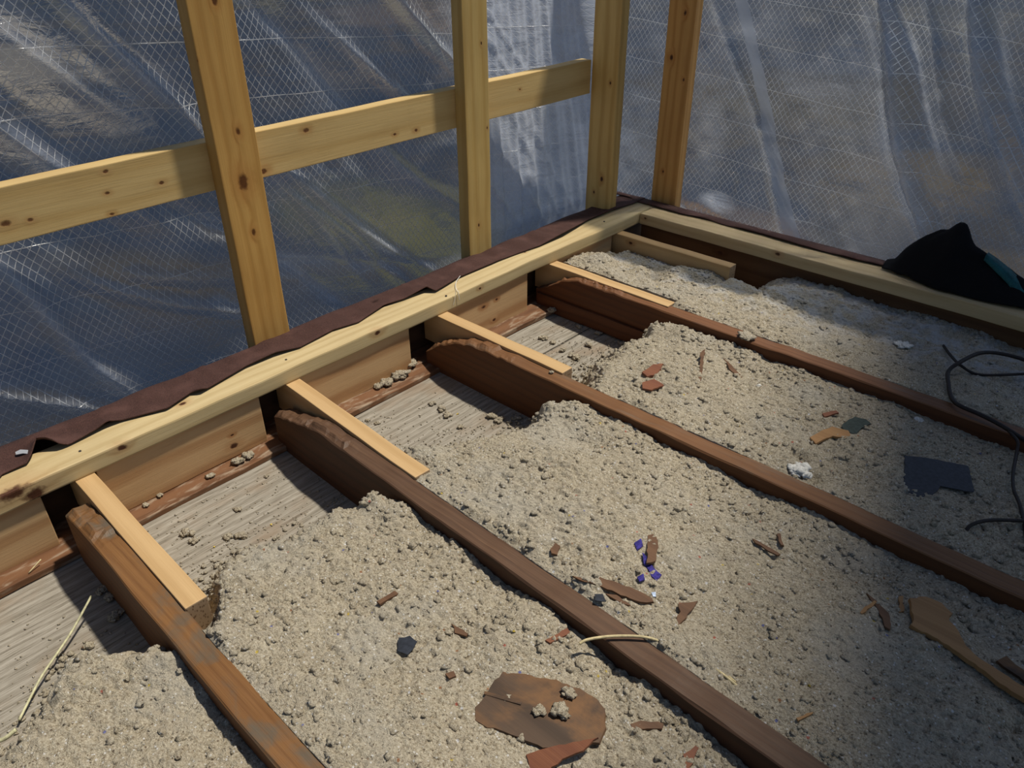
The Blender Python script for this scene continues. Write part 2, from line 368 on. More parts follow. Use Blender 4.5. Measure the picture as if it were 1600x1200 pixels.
# old dark joists with ragged, scarfed ends
def old_joist(y_at, prof, xend, label, seed, light, dark, depth=.135, width=.045, top=-.044, stain=None):
    """prof: [(x, z)] of the top edge near its broken end; y_at(x) = centre line"""
    N_ = 90; xs = np.linspace(prof[0][0], xend, 220); px = [p[0] for p in prof]; pz = [p[1] for p in prof]
    rnd = np.random.RandomState(seed)
    V = []; rows = 9
    # section: left bottom -> left top -> right top -> right bottom, with chamfered arrises
    for k, x in enumerate(xs):
        zt = float(np.interp(x, px, pz)); rag = sm((px[-1]+.03-x)/.06)
        zt += .0012*float(vnoise(x, 0, .05, seed))
        yc = y_at(x)+.0012*float(vnoise(x, 3, .12, seed))
        ch = .002+.0022*max(0, float(vnoise(x, 9, .09, seed)))
        notch = .006*max(0, float(vnoise(x, 21, .13, seed+2))-.55)
        jl = rag*.004*float(vnoise(x, 5, .015, seed)); jm = rag*.006*float(vnoise(x, 6, .012, seed))+rag*.004; jr = rag*.004*float(vnoise(x, 7, .018, seed))
        zb = DECK+.0005; h = width/2
        wl = .0008*float(vnoise(x, 31, .06, seed))
        sec = [(-h, zb), (-h+wl, (zb+zt)/2), (-h, zt-ch-notch+jl), (-h+ch+notch, zt+jl), (-h*.3, zt+jm), (h*.4, zt+jr), (h-ch, zt+jr), (h, zt-ch), (h, zb)]
        V += [(x, yc+a, b) for a, b in sec]
    F = []
    for k in range(len(xs)-1):
        for j in range(rows-1):
            a = k*rows+j; F.append((a, a+rows, a+rows+1, a+1))
    V = np.array(V); off = np.array([(xs[0]+xs[-1])/2, y_at(.8), -.1]); V -= off
    me = bpy.data.meshes.new('ceiling_joist')
    faces = [tuple(f[::-1]) for f in F]
    faces.append(tuple(range(rows))); faces.append(tuple(range((len(xs)-1)*rows, len(xs)*rows))[::-1])
    me.from_pydata([tuple(v) for v in V], [], faces); me.update()
    mt = wood('old_joist_wood', light, dark, grain=.9, seed=seed, ring=.15, rough=.55, bumpy=.8, blotch=.5, stain=stain)
    sd_ = wood('old_joist_side_shade', tuple(a*.62*b for a, b in zip(light, (1.05, .82, .7))), tuple(a*.7 for a in dark), grain=.7, seed=seed+50, ring=.3, rough=.6, blotch=.5)  # darker copy of the wood: shade of the side faces put into their colour
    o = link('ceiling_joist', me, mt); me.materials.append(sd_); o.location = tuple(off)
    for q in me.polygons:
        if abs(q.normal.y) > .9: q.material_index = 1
    bm = bmesh.new(); bm.from_mesh(me); bmesh.ops.recalc_face_normals(bm, faces=bm.faces); bm.to_mesh(me); bm.free()
    tag(o, label, 'joist', 'old dark ceiling joists')
    return o
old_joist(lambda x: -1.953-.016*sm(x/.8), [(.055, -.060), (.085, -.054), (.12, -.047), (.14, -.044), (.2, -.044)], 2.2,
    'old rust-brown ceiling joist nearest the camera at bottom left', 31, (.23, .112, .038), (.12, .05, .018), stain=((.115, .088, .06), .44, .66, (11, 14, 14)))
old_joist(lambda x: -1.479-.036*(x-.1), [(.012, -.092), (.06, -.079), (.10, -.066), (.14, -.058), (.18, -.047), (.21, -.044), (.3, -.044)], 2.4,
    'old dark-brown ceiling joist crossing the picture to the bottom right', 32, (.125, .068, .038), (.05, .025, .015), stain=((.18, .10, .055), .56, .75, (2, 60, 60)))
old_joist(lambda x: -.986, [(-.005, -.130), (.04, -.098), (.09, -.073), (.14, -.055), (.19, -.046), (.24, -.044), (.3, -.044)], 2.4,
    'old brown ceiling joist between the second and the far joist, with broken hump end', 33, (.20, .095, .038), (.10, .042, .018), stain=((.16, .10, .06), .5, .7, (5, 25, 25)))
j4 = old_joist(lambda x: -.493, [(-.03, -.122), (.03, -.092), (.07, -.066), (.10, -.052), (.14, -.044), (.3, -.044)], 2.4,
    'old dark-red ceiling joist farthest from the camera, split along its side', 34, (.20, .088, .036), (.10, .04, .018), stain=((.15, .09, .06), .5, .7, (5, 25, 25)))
lb, _ = board('lower_board', (-.02, -.5205, -.152), (.75, -.5205, -.152), .010, .052,
    wood('old_red_wood', (.12, .042, .016), (.07, .024, .01), seed=35, grain=.6), wob=.0015, seed=4)
lb.parent = j4; lb.matrix_parent_inverse = Matrix.Translation(-j4.location)

# ------------------------------------------------------------------ reinforced clear plastic sheeting
def plastic_mat(name, milky, seed, gather=None, spots=()):
    N = NT(name); uv = N.n('ShaderNodeUVMap', uv_map='UVMap').outputs[0]
    sep = N.n('ShaderNodeSeparateXYZ'); N.put(sep.inputs[0], uv)
    u, v = sep.outputs[0], sep.outputs[1]
    wob = N.math('MULTIPLY', N.math('SUBTRACT', N.noise(uv, 5, 2), .5), .006)
    def fam(nx, ny, sp, wd):
        t = N.math('ADD', N.math('MULTIPLY', u, nx/sp), N.math('MULTIPLY', v, ny/sp)); t = N.math('ADD', t, N.math('MULTIPLY', wob, 1/sp))
        t = N.math('ABSOLUTE', N.math('SUBTRACT', N.math('FRACT', t), .5))
        return N.rng(t, wd/sp, wd*.45/sp)
    a = fam(.79, -.62, .0155, .0011); b = fam(.80, .60, .0160, .0011); h = fam(.08, 1.0, .125, .0013)
    thr = N.math('MAXIMUM', N.math('MAXIMUM', a, b), h)
    vein = N.math('MULTIPLY', thr, N.rng(N.noise(uv, 11, 3), .2, .75, .5, 1.))
    wr = N.noise(N.map(uv, rot=(0, 0, .7), sc=(7, 26, 1)), 1.0, 5, .65, .6)
    wr2 = N.noise(uv, 60, 3, .6)
    hgt = N.math('ADD', N.math('MULTIPLY', wr, 1.0), N.math('MULTIPLY', wr2, .12)); hgt = N.math('ADD', hgt, N.math('MULTIPLY', thr, .16))
    nrm = N.bump(hgt, .55, .010)
    haze = N.rng(N.noise(N.map(uv, sc=(2.2, 1.6, 1)), 1.0, 4, .6, .5), .35, .72, milky[0], milky[1])
    fa_ = N.n('ShaderNodeAttribute', attribute_name='fold'); haze = N.math('ADD', haze, N.math('MULTIPLY', fa_.outputs['Fac'], N.rng(wr, .25, .7, .22, .55)), clamp=True)
    if gather: haze = N.math('MAXIMUM', haze, N.math('MULTIPLY', N.rng(u, gather[0], gather[1]), N.rng(wr, .2, .7, gather[2]*.7, gather[2])))
    for (su, sv, ru, rv, am) in spots:
        d = N.vmath('LENGTH', N.vmath('MULTIPLY', N.vmath('SUBTRACT', uv, (su, sv, 0)), (1/ru, 1/rv, 0)), out=1)
        haze = N.math('MAXIMUM', haze, N.math('MULTIPLY', N.rng(N.math('ADD', d, N.math('MULTIPLY', wr, .6)), 1.4, .3), am))
    # clear film: blurred see-through
    rf = N.n('ShaderNodeBsdfRefraction', Roughness=.22, IOR=1.12); N.put(rf.inputs['Color'], (.86, .91, .98, 1)); N.put(rf.inputs['Normal'], nrm)
    tr = N.n('ShaderNodeBsdfTransparent'); N.put(tr.inputs['Color'], (.8, .86, .93, 1))
    see = N.n('ShaderNodeMixShader', Fac=.35); N.put(see.inputs[1], rf.outputs[0]); N.put(see.inputs[2], tr.outputs[0])
    df = N.n('ShaderNodeBsdfDiffuse'); N.put(df.inputs['Color'], (.72, .78, .92, 1)); N.put(df.inputs['Normal'], nrm)
    tl = N.n('ShaderNodeBsdfTranslucent'); N.put(tl.inputs['Color'], (.74, .80, .92, 1)); N.put(tl.inputs['Normal'], nrm)
    mk = N.n('ShaderNodeMixShader', Fac=.5); N.put(mk.inputs[1], df.outputs[0]); N.put(mk.inputs[2], tl.outputs[0])
    body = N.n('ShaderNodeMixShader'); N.put(body.inputs[0], haze); N.put(body.inputs[1], see.outputs[0]); N.put(body.inputs[2], mk.outputs[0])
    th = N.n('ShaderNodeBsdfDiffuse'); N.put(th.inputs['Color'], (.85, .87, .9, 1)); N.put(th.inputs['Normal'], nrm)
    tg = N.n('ShaderNodeBsdfGlossy', Roughness=.42); N.put(tg.inputs['Normal'], nrm)
    tt_ = N.n('ShaderNodeMixShader', Fac=.45); N.put(tt_.inputs[1], th.outputs[0]); N.put(tt_.inputs[2], tl.outputs[0])
    th2 = N.n('ShaderNodeMixShader', Fac=.3); N.put(th2.inputs[1], tt_.outputs[0]); N.put(th2.inputs[2], tg.outputs[0])
    wt = N.n('ShaderNodeMixShader'); N.put(wt.inputs[0], N.math('MULTIPLY', vein, .74)); N.put(wt.inputs[1], body.outputs[0]); N.put(wt.inputs[2], th2.outputs[0])
    gl = N.n('ShaderNodeBsdfGlossy', Roughness=.2); N.put(gl.inputs['Color'], (.95, .97, 1, 1)); N.put(gl.inputs['Normal'], nrm)
    fr = N.n('ShaderNodeFresnel', IOR=1.5); N.put(fr.inputs['Normal'], nrm)
    g = N.n('ShaderNodeMixShader'); N.put(g.inputs[0], N.math('MINIMUM', fr.outputs[0], .35)); N.put(g.inputs[1], wt.outputs[0]); N.put(g.inputs[2], gl.outputs[0])
    N.t.links.new(g.outputs[0], N.out.inputs[0])
    return N.m
def ridge(U, Vv, seg, amp, wd, asym=.0):
    """fold along a segment in the sheet's plane"""
    (x0, y0), (x1, y1) = seg; dx, dy = x1-x0, y1-y0; L = math.hypot(dx, dy); dx /= L; dy /= L
    t = ((U-x0)*dx+(Vv-y0)*dy); s = (U-x0)*(-dy)+(Vv-y0)*dx
    s = s + .012*np.sin(t*9+x0*7)
    fade = sm((t+.12)/.2)*sm((L+.12-t)/.2)
    return amp*fade*np.exp(-np.abs(s/wd)**1.5)*(1+asym*np.tanh(s/wd))
def sheet_mesh(name, u0, u1, v0, v1, step, disp, place, mat, folds=(), fscale=.55):
    us = np.arange(u0, u1+1e-6, step); vs = np.arange(v0, v1+1e-6, step)
    U, W = np.meshgrid(us, vs, indexing='ij'); D = disp(U, W)
    V = place(U, W, D).reshape(-1, 3); n = len(vs)
    I = np.arange((len(us)-1)*n).reshape(-1, n)[:, :-1].ravel()
    F = np.stack([I, I+n, I+n+1, I+1], 1)
    o = from_np(name, V, F, mat, smooth=True)
    uvl = o.data.uv_layers.new(name='UVMap'); idx = np.empty(len(o.data.loops), np.int32); o.data.loops.foreach_get('vertex_index', idx)
    uvv = np.stack([U.ravel(), W.ravel()], 1)[idx].astype(np.float32); uvl.data.foreach_set('uv', uvv.ravel())
    at = o.data.attributes.new('fold', 'FLOAT', 'POINT'); fo = np.zeros_like(U)
    for sg_, amp, wd in folds: fo = np.maximum(fo, abs(ridge(U, W, sg_, 1.0, wd*fscale))*min(1, abs(amp)/.03))
    at.data.foreach_set('value', fo.ravel().astype(np.float32))
    return o
XA = -.285
def seg_px(lst, ax, val):
    out = []
    for (a, b, amp, wd) in lst:
        p = P(*a, ax, val); q = P(*b, ax, val)
        i = 1 if ax == 'x' else 0
        out.append((((p[i], p[2]), (q[i], q[2])), amp, wd))
    return out
foldsA = seg_px([((105, 0), (310, 220), .030, .022), ((0, 40), (170, 160), .022, .03), ((590, -40), (720, 120), .030, .018), ((520, 60), (660, 170), .022, .016),
    ((400, 20), (560, 170), -.02, .04), ((400, 250), (680, 430), .030, .020), ((480, 330), (640, 440), .022, .015), ((430, 290), (560, 420), .02, .02), ((300, 330), (560, 480), -.02, .03),
    ((0, 420), (210, 620), .026, .026), ((120, 430), (400, 500), .02, .02), ((0, 622), (240, 640), .028, .012), ((200, 420), (420, 440), .018, .02),
    ((0, 200), (220, 330), .024, .03), ((420, 420), (700, 400), -.02, .03), ((770, 200), (880, 390), .018, .012), ((765, 280), (830, 390), .018, .012),
    ((735, -60), (835, 120), .018, .010), ((765, -60), (860, 110), .016, .009), ((810, 150), (890, 370), .012, .010), ((840, 150), (905, 350), .012, .008),
    ((560, 200), (720, 330), .018, .03)], 'x', XA)
def dispA(U, W):
    D = .012*vnoise(U+.6*W, W-.5*U, .22, 4)+.006*vnoise(U*1.5+.8*W, W, .07, 9)
    for sg_, amp, wd in foldsA: D = D+ridge(U, W, sg_, amp*1.15, wd*.8)
    near = sm((U+.62)/.3)          # tight pleats gathered at the corner end
    fan = (U-.25)/(1.25-W*.35)
    D = D*(1-.6*near) + near*(.005*np.sin(fan*95)+.004*np.sin(fan*171+1))
    D = np.where(W < .08, D*sm((W+.25)/.33), D)
    D = np.clip(D, -.1, .038) - near*.24*np.clip(W+.02, 0, 2)
    return D*sm((.235-U)/.06)+.0
wl = sheet_mesh('wall_left', -3.0, .235, -.34, 1.05, .0085, dispA, lambda U, W, D: np.stack([XA+D+0*U, U, W], -1), plastic_mat('reinforced_plastic', (.02, .20), 1, (-.82, -.30, .95)), foldsA, .4)
tag(wl, 'clear reinforced plastic sheeting behind the left wall studs', kind='structure')
YB = .235
foldsB = seg_px([((1120, -10), (1240, 390), -.014, .016), ((1372, 0), (1445, 380), -.05, .022), ((1400, 40), (1470, 240), .03, .02), ((1510, 0), (1590, 330), -.045, .025),
    ((1440, 20), (1500, 250), -.018, .012), ((1350, 20), (1400, 250), -.015, .02), ((1560, 60), (1620, 300), .03, .02), ((1080, 325), (1180, 375), -.035, .016)], 'y', YB)
def dispB(U, W):
    D = .016*vnoise(U*1.2-.35*W, W*.45, .16, 14)+.005*vnoise(U*1.2, W, .05, 19)
    for sg_, amp, wd in foldsB: D = D+ridge(U, W, sg_, amp, wd)
    return np.clip(D*sm((U+.285)/.05), -.045, .08)
wr_ = sheet_mesh('wall_right', -.285, 2.4, -.34, 1.05, .0085, dispB, lambda U, W, D: np.stack([U, YB+D, W], -1), plastic_mat('reinforced_plastic', (.08, .33), 2, None, [(.16, .015, .10, .05, .95), (.10, .25, .12, .3, .3)]), foldsB, .45)
tag(wr_, 'clear reinforced plastic sheeting hanging across the far wall', kind='structure')
# taped seam down the far sheet
N = NT('seam_tape'); tr = N.n('ShaderNodeBsdfTransparent'); d1 = N.n('ShaderNodeBsdfTranslucent'); N.put(d1.inputs['Color'], (.75, .8, .9, 1)); d2 = N.n('ShaderNodeBsdfPrincipled'); N.put(d2.inputs['Base Color'], (.62, .68, .78, 1)); d2.inputs['Roughness'].default_value = .3
mx = N.n('ShaderNodeMixShader', Fac=.5); N.put(mx.inputs[1], d1.outputs[0]); N.put(mx.inputs[2], d2.outputs[0])
m2 = N.n('ShaderNodeMixShader', Fac=.36); N.put(m2.inputs[1], tr.outputs[0]); N.put(m2.inputs[2], mx.outputs[0]); N.t.links.new(m2.outputs[0], N.out.inputs[0])
pa = P(1142, -60, 'y', YB-.02); pb = P(1242, 395, 'y', YB-.02); V = []; F = []
for k in range(61):
    t = k/60; x = pa[0]+(pb[0]-pa[0])*t; z = pa[2]+(pb[2]-pa[2])*t
    for s_ in (-.022, -.007, .008, .022):
        xx = x+s_+.002*math.sin(t*40); D = float(dispB(np.array([[xx]]), np.array([[z]]))[0, 0]); V.append((xx, YB+D-.003, z))
for k in range(60):
    for j in range(3): a = k*4+j; F.append((a, a+4, a+5, a+1))
tp = from_np('seam_tape', V, F, N.m, smooth=True); tp.parent = wr_; tp['label'] = 'paler overlapped seam band'

# ------------------------------------------------------------------ dark roofing felt between studs and plates
N = NT('roofing_felt'); tc = N.n('ShaderNodeTexCoord').outputs['Object']
n1 = N.noise(tc, 700, 2, .7); n2 = N.noise(tc, 14, 4)
c = N.mix(N.rng(n1, .35, .7), (.030, .013, .011), (.095, .045, .036)); c = N.mix(N.math('MULTIPLY', N.rng(n2, .45, .75), .5), c, (.12, .06, .05))
N.pbsdf(c, .85, N.bump(n1, .5, .001), spec=.25); FELT = N.m
edge = [(0, 742), (42, 723), (49, 708), (56, 684), (75, 683), (94, 693), (108, 694), (149, 671), (168, 657), (191, 656), (262, 637), (298, 613), (315, 607), (325, 606), (385, 571), (430, 550), (469, 542), (520, 515),
        (560, 503), (600, 476), (632, 466), (667, 447), (681, 454), (716, 433), (780, 406), (844, 383), (881, 363), (919, 343), (955, 328), (988, 318)]
ez = {(42, 723): .004, (49, 708): .012, (56, 684): .030, (75, 683): .028, (94, 693): .012, (168, 657): .014, (315, 607): .010, (667, 447): .014, (881, 363): .012, (149, 671): .006, (430, 550): .008}
pts = []
for e_ in edge:
    z = .005+ez.get(e_, .002); q = P(e_[0], e_[1], 'z', z); pts.append((q[1], q[0], z))
pts.sort(); ys = [p[0] for p in pts]
V = []; F = []; nY = 420; cross = 9
yy = np.linspace(-2.9, .13, nY)
for y in yy:
    xi = float(np.interp(y, ys, [p[1] for p in pts], left=-.055)) if y > ys[0] else -.055+.01*math.sin(y*14)
    zi = float(np.interp(y, ys, [p[2] for p in pts], left=.007))
    xi = max(min(xi, -.03), -.145)
    fl = .0045*float(vnoise(y, 0, .045, 40))+.002*float(vnoise(y, 1, .018, 43))
    prof = [(xi, zi), (xi-.004, zi+.0008), (xi-.018, .55*zi+.003+fl*.5), ((xi-.155)/2-.01, .0045+fl), (-.13, .005+fl), (-.152, .0035+fl), (-.168+.006*float(vnoise(y, 4, .1, 41)), -.002), (-.178, -.02), (-.182, -.075)]
    V += [(a, y, b) for a, b in prof]
for k in range(nY-1):
    for j in range(cross-1): a = k*cross+j; F.append((a, a+1, a+cross+1, a+cross))
fa = from_np('roofing_felt', V, F, FELT, smooth=True)
md = fa.modifiers.new('thickness', 'SOLIDIFY'); md.thickness = .0022; md.offset = 1
tag(fa, 'crinkled dark brown roofing felt strip along the left plate', 'felt')
V = []; F = []; xx = np.linspace(-.185, 2.9, 300)
for x in xx:
    fl = .0025*float(vnoise(x, 0, .07, 50)); yi = .083+.006*float(vnoise(x, 2, .1, 51))
    if x < -.1: yi = .10
    for (b, z) in [(yi, .004+fl), (yi+.003, .006+fl), (.11, .006+fl), (.128, .004), (.137, -.01), (.139, -.07)]: V.append((x, b, z))
for k in range(299):
    for j in range(5): a = k*6+j; F.append((a, a+6, a+7, a+1))
fb = from_np('roofing_felt', V, F, FELT, smooth=True); md = fb.modifiers.new('thickness', 'SOLIDIFY'); md.thickness = .0022; md.offset = 1
tag(fb, 'thin dark felt edge behind the right-hand plate', 'felt')

# ------------------------------------------------------------------ loose-fill insulation, one heap per joist bay
N = NT('loose_insulation'); tc = N.n('ShaderNodeNewGeometry').outputs['Position']
n0 = N.noise(tc, 6, 3, .55); n1 = N.noise(tc, 45, 4, .65); n2 = N.noise(tc, 260, 4, .75); n3 = N.noise(tc, 700, 2, .7)
c = N.ramp(n2, [(.30, (.19, .145, .095)), (.42, (.43, .36, .255)), (.54, (.63, .555, .42)), (.72, (.82, .75, .60))])
c = N.mix(N.math('MULTIPLY', N.rng(n1, .45, .7), .5), c, (.50, .435, .34))
c = N.mix(N.math('MULTIPLY', N.rng(n0, .5, .7), .45), c, (.57, .54, .47))
vor = N.n('ShaderNodeTexVoronoi', Scale=230.0); N.put(vor.inputs['Vector'], tc)
sp = N.n('ShaderNodeSeparateColor'); N.put(sp.inputs[0], vor.outputs['Color'])
dot = N.rng(vor.outputs['Distance'], .42, .3)
fl = N.math('MULTIPLY', dot, N.math('GREATER_THAN', sp.outputs[0], .90)); c = N.mix(N.math('MULTIPLY', fl, .85), c, (.86, .84, .8))
fl = N.math('MULTIPLY', dot, N.math('LESS_THAN', sp.outputs[0], .06)); c = N.mix(N.math('MULTIPLY', fl, .8), c, (.16, .115, .08))
vor2 = N.n('ShaderNodeTexVoronoi', Scale=75.0); N.put(vor2.inputs['Vector'], tc)
sp2 = N.n('ShaderNodeSeparateColor'); N.put(sp2.inputs[0], vor2.outputs['Color']); dot2 = N.rng(vor2.outputs['Distance'], .22, .14)
for lo, hi, cc in ((.0, .012, (.75, .55, .05)), (.012, .03, (.55, .12, .08)), (.03, .04, (.10, .13, .45)), (.04, .07, (.9, .9, .92)), (.07, .09, (.35, .14, .05))):
    k = N.math('MULTIPLY', dot2, N.math('MULTIPLY', N.math('GREATER_THAN', sp2.outputs[1], lo), N.math('LESS_THAN', sp2.outputs[1], hi)))
    c = N.mix(N.math('MULTIPLY', k, .8), c, cc)
# whiter fluff lies in the far bay
sx = N.n('ShaderNodeSeparateXYZ'); N.put(sx.inputs[0], tc)
far = N.rng(sx.outputs[1], -.45, -.15); fm = N.math('MULTIPLY', far, N.rng(N.noise(tc, 22, 4, .6), .42, .62))
c = N.mix(N.math('MULTIPLY', fm, .75), c, (.66, .67, .68))
hh = N.math('ADD', N.math('MULTIPLY', n2, 1.0), N.math('MULTIPLY', n3, .45))
N.pbsdf(c, .95, N.bump(hh, 1.0, .0065), spec=.12); INS = N.m

def xmax(y): return 1.62+.55*(y+1.33)*.0 + np.where(y < -1.33, (y+1.33)*1.0*1.1, (y+1.33)*-.22)+.12
def jc(i, x):
    return {0: -1.953-.016*sm(x/.8), 1: -1.479-.036*(x-.1), 2: -.986+0*x, 3: -.493+0*x}[i]
def bay_bounds(b, x):
    h = .0215
    sis_ = np.where(x < {1: .462, 2: .485, 3: .447, 4: .436}.get(b, .46), .041, 0)
    lo = {0: np.full_like(x, -2.75), 1: jc(0, x)+h+sis_, 2: jc(1, x)+h+sis_, 3: jc(2, x)+h+sis_*.95, 4: jc(3, x)+h+sis_*.95}[b]
    hi = {0: jc(0, x)-h, 1: jc(1, x)-h, 2: jc(2, x)-h, 3: jc(3, x)-h, 4: np.full_like(x, .027)}[b]
    if b == 4: hi = np.where(x < .44, -.133, hi)
    return lo, hi
front = {0: [(-2.7, .45), (-2.222, .374), (-2.157, .346), (-2.09, .273), (-2.06, .34), (-1.99, .40)],
         1: [(-1.92, .405), (-1.90, .39), (-1.87, .335), (-1.836, .29), (-1.79, .28), (-1.743, .312), (-1.627, .317), (-1.566, .36), (-1.5, .34)],
         2: [(-1.46, .24), (-1.43, .25), (-1.38, .30), (-1.26, .348), (-1.2, .374), (-1.134, .41), (-1.069, .40), (-1.0, .385)],
         3: [(-.96, .42), (-.9, .40), (-.823, .367), (-.70, .349), (-.61, .37), (-.52, .35)],
         4: [(-.45, -.03), (-.36, -.04), (-.28, -.02), (-.22, .0), (-.14, .02), (.03, .1)]}
levels = {0: (-.085, -.085), 1: (-.050, -.082), 2: (-.047, -.078), 3: (-.050, -.080), 4: (-.048, -.092)}
# lumps: (px, py, z guess, radius, height)
lump_px = {0: [(200, 1040, -.1, .06, .02), (80, 1120, -.1, .12, .012), (270, 1030, -.09, .05, .02)],
    1: [(582, 790, -.07, .030, .045), (540, 830, -.1, .06, .02), (440, 860, -.12, .09, -.012), (840, 970, -.06, .07, .02), (620, 810, -.08, .05, .025), (700, 860, -.07, .05, .012),
        (850, 1120, -.06, .13, -.022), (780, 1000, -.05, .05, .014), (900, 1000, -.05, .06, .012), (430, 1000, -.06, .2, .006), (360, 940, -.1, .05, .012)],
    2: [(850, 640, -.06, .045, .034), (900, 640, -.06, .05, .026), (960, 670, -.06, .05, .016), (780, 700, -.12, .05, -.012), (715, 710, -.12, .035, -.02), (1150, 960, -.05, .12, -.01), (1000, 780, -.05, .2, .008), (1290, 880, -.05, .1, -.012), (1350, 950, -.05, .1, .01)],
    3: [(1020, 520, -.08, .05, .03), (1060, 530, -.08, .05, .022), (1250, 720, -.06, .02, -.02), (1270, 750, -.06, .03, -.018), (1130, 640, -.06, .12, .01), (1320, 690, -.06, .05, .008)],
    4: [(940, 420, -.08, .05, .03), (975, 430, -.08, .04, -.015), (1000, 430, -.08, .04, .02), (1020, 445, -.09, .035, -.045), (1060, 430, -.08, .06, .028), (1120, 425, -.08, .07, .024), (1200, 470, -.07, .1, .01), (1400, 560, -.06, .1, -.006), (1500, 600, -.06, .12, .008)]}
lumps = {}
for b, L_ in lump_px.items():
    lumps[b] = []
    for (px, py, z, r, h_) in L_:
        q = P(px, py, 'z', z); lumps[b].append((q[0], q[1], r, h_))
# pockets where the fill is scraped away down to what lies beneath
def Hbase(b, x, y):
    x = np.asarray(x, float); y = np.asarray(y, float)
    lo, hi = bay_bounds(b, x); t = np.clip((y-lo)/(hi-lo), 0, 1)
    if b == 0: t = np.ones_like(t)
    L0, L1 = levels[b]
    z = L0+(L1-L0)*t**1.3
    fy = [p[0] for p in front[b]]; fx = [p[1] for p in front[b]]
    xf = np.interp(y, fy, fx)+.012*vnoise(x, y, .035, 60+b)+.007*vnoise(x, y, .012, 61+b)
    ramp = sm((x-xf)/(.13 if b != 4 else .05))**.75
    if b == 4: ramp = np.where(y > -.135, ramp*sm((x-.445-.02*vnoise(x, y, .03, 33))/.13)**.8, ramp)
    z = DECK-.012+(z-DECK+.012)*ramp
    for (cx, cy, r, h_) in lumps[b]: z = z+h_*np.exp(-((x-cx)**2+(y-cy)**2)/(r*r*.6))*(ramp > .05)
    return z, ramp
def H(b, x, y, fine=True):
    z, ramp = Hbase(b, x, y)
    k = .35+.65*sm(ramp*1.3)
    rough = .65+.6*sm(vnoise(x, y, .16, 85)*1.4+.5)          # calmer and rougher stretches
    n = .008*vnoise(x, y, .11, 70)+.0045*vnoise(x, y, .045, 71)
    n = n+rough*(.0095*(billow(x+.004*vnoise(x, y, .01, 5), y, .026, 72)-.45)*(.5+.5*vnoise(x, y, .07, 90)) + .0062*(billow(x+.003*vnoise(x, y, .006, 6), y, .0125, 73)-.45)+.003*vnoise(x, y, .009, 75))
    if fine: n = n+.0016*vnoise(x, y, .0052, 74)+.0034*(billow(x+.0015*vnoise(x, y, .004, 8), y, .0068, 79)-.45)
    zz = z+n*k
    for (cx, cy, r_, h_) in FLAT:
        if abs(cy-float(np.mean(y))) < 1.2:
            m = np.exp(-(((x-cx)**2+(y-cy)**2)/(r_*r_))**2); zz = zz*(1-m)+(h_+.35*(zz-h_))*m
    lo, hi = bay_bounds(b, x); rim = np.minimum(np.abs(y-lo) if b else 1e3, np.abs(hi-y)); m = sm(1-rim/.014)
    return np.where(ramp > .6, zz*(1-m)+np.minimum(zz, -.0435+.0015*vnoise(x, y, .01, 12))*m, zz)
FLAT = []
for (px, py, r_) in [(1465, 747, .075), (845, 1115, .085), (1340, 668, .03), (637, 1010, .02), (1455, 965, .05), (1530, 1050, .05), (1590, 1060, .05), (970, 922, .03)]:
    q = P(px, py, 'z', -.058); FLAT.append((q[0], q[1], r_, -.060))
STEP = .0026
bay_lab = {0: 'loose fluffy grey-beige insulation in the nearest bay at bottom left', 1: 'loose insulation between first and second joist, around the brown wood scrap',
    2: 'bright sunlit loose insulation between the second and third joist', 3: 'loose insulation between third and fourth joist with the black patch in it',
    4: 'whitish loose insulation in the far bay beside the right-hand plate'}
ico = {}
for sd in (1, 2):
    bm = bmesh.new(); bmesh.ops.create_icosphere(bm, subdivisions=sd, radius=1.0)
    bm.verts.ensure_lookup_table(); ico[sd] = (np.array([v.co[:] for v in bm.verts]), np.array([[v.index for v in f.verts] for f in bm.faces])); bm.free()
rs = np.random.RandomState(11)
def blob(cx, cy, cz, r, sd=2, flat=.8):
    v, f = ico[sd]; q = v*(1+.32*rs.randn(len(v), 1)*(1 if sd == 1 else .75)); q = q*np.array([1+.3*rs.rand(), 1+.3*rs.rand(), flat])*r
    a = rs.rand()*6.28; c_, s_ = math.cos(a), math.sin(a); R_ = np.array([[c_, -s_, 0], [s_, c_, 0], [0, 0, 1]])
    return q@R_.T+np.array([cx, cy, cz]), f
